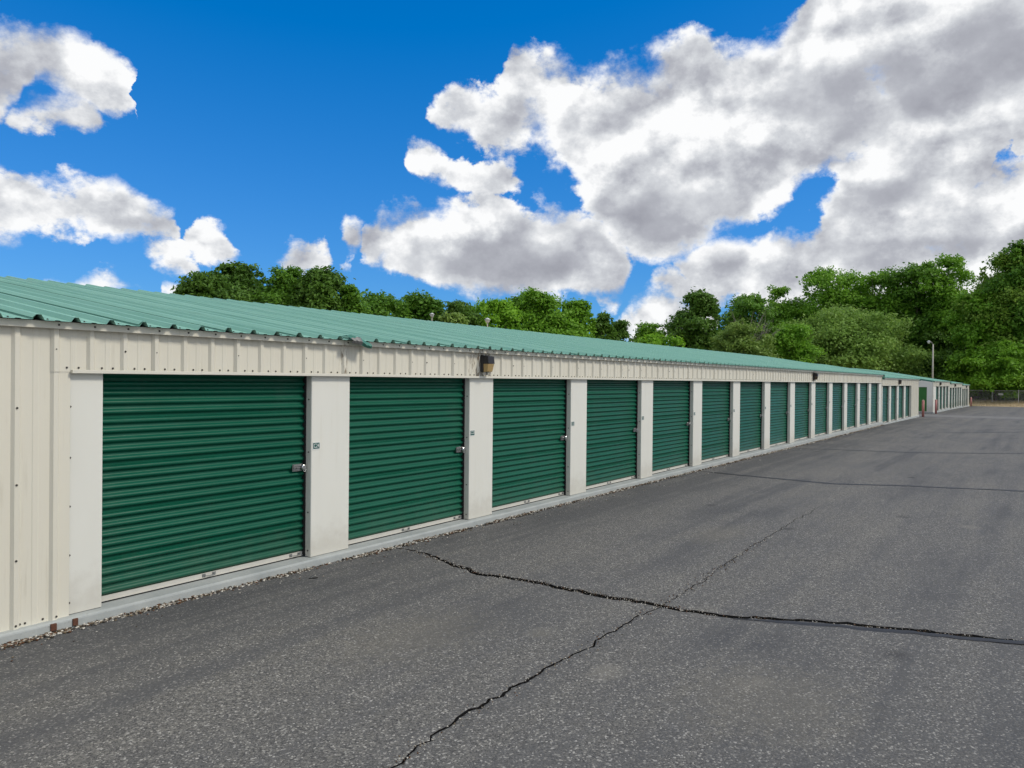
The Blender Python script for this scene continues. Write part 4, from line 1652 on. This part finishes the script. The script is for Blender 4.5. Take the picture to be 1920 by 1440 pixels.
G1 = 'trees behind the nearest roof'
G2 = 'trees beyond the far end of the yard'
TREES = [
    # name, label, px, top, dist, halfwidth, kind, leaves, low, leaf size, lobes, spiky, group
    ('broadleaf_tree', 'dark round tree rising furthest left above the roof', 398, 512, 62, 66, 'dark', 15000, .2, .14, 16, .8, G1),
    ('broadleaf_tree', 'dark tree second from the left, its peak highest of that clump', 452, 494, 66, 62, 'dark', 15000, .2, .14, 16, .9, G1),
    ('broadleaf_tree', 'dark tree with sky showing through it, third from the left', 535, 502, 62, 52, 'deep', 9000, .2, .14, 14, 1.0, G1),
    ('broadleaf_tree', 'dark tree sloping down to the right of the left clump', 598, 506, 60, 56, 'dark', 13500, .15, .14, 15, .9, G1),
    ('slender_tree', 'thin sapling at the right foot of the left clump', 655, 538, 60, 26, 'deep', 4500, .1, .13, 9, .5, G1),
    ('broadleaf_tree', 'low dark olive tree right of the thin sapling', 712, 549, 80, 72, 'deep', 14000, .1, .17, 15, .3, G1),
    ('broadleaf_tree', 'low olive tree behind the tiny lamp', 792, 551, 84, 72, 'deep', 14000, .1, .17, 15, .4, G1),
    ('broadleaf_tree', 'short tree left of the lantern lamp', 855, 563, 82, 54, 'dark', 9000, .1, .17, 12, .5, G1),
    ('shrub', 'low yellow-green shrub just above the roof left of the lantern lamp', 845, 590, 70, 42, 'olive', 5000, .1, .15, 10, 0, G1),
    ('broadleaf_tree', 'dim tree closing the gap right of the thin sapling', 752, 560, 96, 58, 'dark', 10000, .05, .17, 13, .5, G1),
    ('broadleaf_tree', 'dim tree closing the gap left behind the bright green tree', 882, 572, 98, 50, 'deep', 9000, .05, .17, 12, .5, G1),
    ('broadleaf_tree', 'bright green tree behind the lantern lamp', 925, 562, 86, 62, 'bright', 12000, .1, .17, 14, 0, G1),
    ('broadleaf_tree', 'largest bright green tree above the middle of the roof', 1005, 545, 90, 88, 'mid', 22000, .1, .18, 20, 0, G1),
    ('broadleaf_tree', 'loose-crowned tree at the right flank of the largest bright green tree', 1080, 562, 92, 46, 'mid', 8500, .1, .18, 14, .6, G1),
    ('poplar_tree', 'narrow dark spiky tree left of the gap of sky', 1130, 588, 96, 24, 'dark', 5000, .05, .17, 9, .9, G1),
    ('poplar_tree', 'short spiky tree right beside the gap of sky', 1162, 601, 98, 24, 'dark', 4500, .05, .17, 9, .9, G1),
    ('broadleaf_tree', 'small distant tree right of the gap of sky', 1218, 605, 125, 36, 'mid', 6000, .05, .2, 10, .2, G2),
    ('shrub', 'pale green shrub low above the roof right of the gap of sky', 1235, 628, 100, 48, 'bright', 6000, .05, .17, 10, .4, G2),
    ('broadleaf_tree', 'tall dark tree with upright shoots left of the grey bare branches', 1308, 546, 108, 52, 'dark', 15000, .05, .2, 15, .9, G2),
    ('broadleaf_tree', 'dark tree behind the grey bare branches', 1398, 548, 135, 64, 'deep', 15000, .05, .22, 15, .2, G2),
    ('willow_shrub', 'olive willow below the grey bare branches', 1392, 602, 98, 56, 'olive', 12000, .02, .15, 14, .4, G2),
    ('broadleaf_tree', 'narrow tree with a bushy tip left of the tall green wall of trees', 1462, 536, 150, 34, 'mid', 9000, .05, .2, 12, .4, G2),
    ('broadleaf_tree', 'green tree with high rounded top behind the big round willow', 1540, 500, 150, 66, 'mid', 17000, .08, .22, 17, .4, G2),
    ('broadleaf_tree', 'wide green tree right behind the crown of the big round willow', 1632, 507, 153, 70, 'mid', 18000, .08, .22, 17, .4, G2),
    ('broadleaf_tree', 'green tree rising left above the tall pale lamp pole', 1716, 498, 150, 60, 'deep', 15000, .04, .22, 16, .4, G2),
    ('broadleaf_tree', 'tall bright-topped tree right above the tall pale lamp pole', 1782, 478, 150, 56, 'mid', 15000, .1, .22, 17, .4, G2),
    ('broadleaf_tree', 'huge yellow-green tree at the right edge', 1893, 476, 136, 64, 'yellow', 26000, .1, .20, 24, .4, G2),
    ('broadleaf_tree', 'dark treetop peeping above the huge yellow-green tree', 1912, 454, 134, 46, 'deep', 12000, .15, .22, 14, .3, G2),
    ('broadleaf_tree', 'mid-height green tree left under the huge yellow-green tree', 1838, 545, 133, 46, 'mid', 13000, .0, .2, 14, .4, G2),
    ('shrub', 'dark bush behind the fence between the leaning trunks and right edge', 1880, 712, 141, 44, 'dark', 8000, -.35, .18, 11, .4, G2),
    ('willow_tree', 'big round grey-green willow behind the far roofs', 1602, 574, 131, 112, 'willow', 36000, -.1, .19, 26, .4, G2),
    ('shrub', 'bright bush at the left foot of the big round willow', 1492, 604, 112, 40, 'mid', 8000, .0, .17, 11, .4, G2),
    ('broadleaf_tree', 'green tree with drooping boughs over the far fence', 1868, 640, 129, 70, 'mid', 17000, -.1, .18, 16, .4, G2),
    ('broadleaf_tree', 'dark shaded tree directly behind the tall pale lamp pole', 1745, 620, 146, 50, 'dark', 13000, -.15, .2, 14, .4, G2),
    ('broadleaf_tree', 'dark tree filling the shade right of the tall pale lamp pole', 1800, 655, 136, 46, 'dark', 12000, -.25, .2, 13, .4, G2),
    ('shrub', 'dark bush behind the chain-link fence near the last block', 1846, 705, 138, 44, 'deep', 9000, -.35, .18, 11, .4, G2),
    ('shrub', 'dark bush behind the chain-link fence at the right edge', 1912, 700, 134, 48, 'dark', 9000, -.35, .18, 11, .4, G2),
    ('broadleaf_tree', 'dark tree in the second rank behind the wide green tree', 1580, 545, 172, 70, 'dark', 11000, .0, .25, 13, .4, G2),
    ('broadleaf_tree', 'dark tree in the second rank behind the narrow bushy-tipped tree', 1470, 575, 170, 60, 'dark', 10000, .0, .25, 13, .4, G2),
    ('broadleaf_tree', 'dark tree in the second rank left of the pale lamp pole', 1680, 560, 172, 56, 'dark', 9000, .0, .25, 13, .4, G2),
]
for i, (nm, lb, px, top, dist, hw, kind, nl, low, sz, lob, spk, grp) in enumerate(TREES):
    tree(nm, lb, px, top, dist, hw, kind, nl, low, sz, lob, (0, 0), spk, grp, None, i, 'shrub' if 'shrub' in nm and 'willow' not in nm else 'tree')


def bare_tree(label, px, py_top, dist, lean, n=40, seed=1, name='bare_tree', spread=1.0):
    r = np.random.default_rng(seed)
    p = at(px, py_top, dist)
    zg = float(gz(p[0]))
    H = p[2] - zg
    root = empty(name, (p[0], p[1], zg), label, 'tree')
    mb = MB()
    mb.tube([(0, 0, -.2), (lean[0] * .3, lean[1] * .3, H * .35), (lean[0] * .6, lean[1] * .6, H * .6)], [.22, .17, .12], 8)
    link('trunk', mb.mesh('trunk', M_BARKG, True), root, root.location)
    mb = MB()
    f = np.array([lean[0] * .45, lean[1] * .45, H * .45])
    for k in range(n):
        s = f + np.array([lean[0] * .15, lean[1] * .15, H * .15]) * r.uniform(0, 1)
        e = np.array([r.normal() * 1.6 * spread + lean[0], r.normal() * 1.6 * spread + lean[1], H * r.uniform(.6, 1.0)])
        m_ = (s + e) / 2 + r.normal(size=3) * .35
        mb.tube([tuple(s), tuple(m_), tuple(e)], [.05, .03, .008], 5)
        for j in range(3):
            q = m_ + (e - m_) * r.uniform(.1, .9)
            mb.tube([tuple(q), tuple(q + r.normal(size=3) * np.array([.7, .7, .5]))], [.015, .005], 4)
    link('branches', mb.mesh('branches', M_BARKG, True), root, root.location)


bare_tree('grey bare branches of a dead tree between two dark trees', 1402, 578, 102, (0, -.5), 60, 3, spread=1.1)
# leaning trunks by the fence
for (lab, px, base, tipx, tipy, rr, seed) in (('thick leaning bare trunk behind the fence near the last block', 1827, 131, 1849, 703, .22, 5),
                                              ('thin leaning bare trunk crossing the thicker one behind the fence', 1824, 130, 1862, 712, .11, 6)):
    p0 = at(px, 752, base)
    p1 = at(tipx, tipy, base + 1.0)
    zg = float(gz(p0[0]))
    o = empty('leaning_tree', (p0[0], p0[1], zg), lab, 'tree')
    v = Vector(p1) - Vector((p0[0], p0[1], zg))
    mb = MB()
    r = np.random.default_rng(seed)
    mb.tube([(0, 0, -.1), tuple(v * .35 + Vector((0, .12, -.15))), tuple(v * .7 + Vector((0, -.05, .12))), tuple(v)], [rr * 1.2, rr, rr * .8, rr * .5], 8)
    link('trunk', mb.mesh('trunk', M_BARKG, True), o, o.location)
    mb = MB()
    for k in range(14):
        s = v * r.uniform(.5, 1)
        e = s + Vector((r.normal() * .5, r.normal() * 1.2, r.uniform(.2, 1.6)))
        mb.tube([tuple(s), tuple((s + e) / 2 + Vector((0, .15, .1))), tuple(e)], [rr * .3, rr * .2, .01], 5)
    link('branches', mb.mesh('branches', M_BARKG, True), o, o.location)

# ------------------------------------------------------------------ dry grass on the bank
def grass():
    r = np.random.default_rng(21)
    n = 26000
    x = 118.1 + 11 * r.uniform(0, 1, n)
    y = r.uniform(-16, 26, n)
    h = r.uniform(0.05, 0.22, n) * np.where(x > 123.5, 1.9, 1.0)
    a = r.uniform(0, 6.28, n)
    wd = 0.018
    base = np.stack([x, y, gz(x) - .01], -1)
    dx = np.stack([np.cos(a), np.sin(a), np.zeros(n)], -1) * wd
    tip = base + np.stack([r.normal(0, .06, n), r.normal(0, .06, n), h], -1)
    V = np.stack([base - dx, base + dx, tip], 1).reshape(-1, 3)
    m, b, bs = new_mat('dry_grass')
    g = b.n('ShaderNodeNewGeometry')
    nz = b.noise(g.outputs['Position'], 0.5, 3)
    c = b.ramp(g.outputs['Random Per Island'], [(0, (0.30, 0.225, 0.12)), (0.5, (0.50, 0.40, 0.235)), (1, (0.62, 0.53, 0.34))])
    b.put(bs.inputs['Base Color'], b.mix(b.smooth(nz, 0.56, 0.72, 0, .5), c, (0.10, 0.13, 0.04)))
    bs.inputs['Roughness'].default_value = 0.8
    o = link('dry_grass', np_mesh('dry_grass', V, np.arange(n * 3).reshape(-1, 3), m))
    tag(o, 'dry straw-coloured grass on the bank below the fence', 'grass', None, 'stuff')


grass()
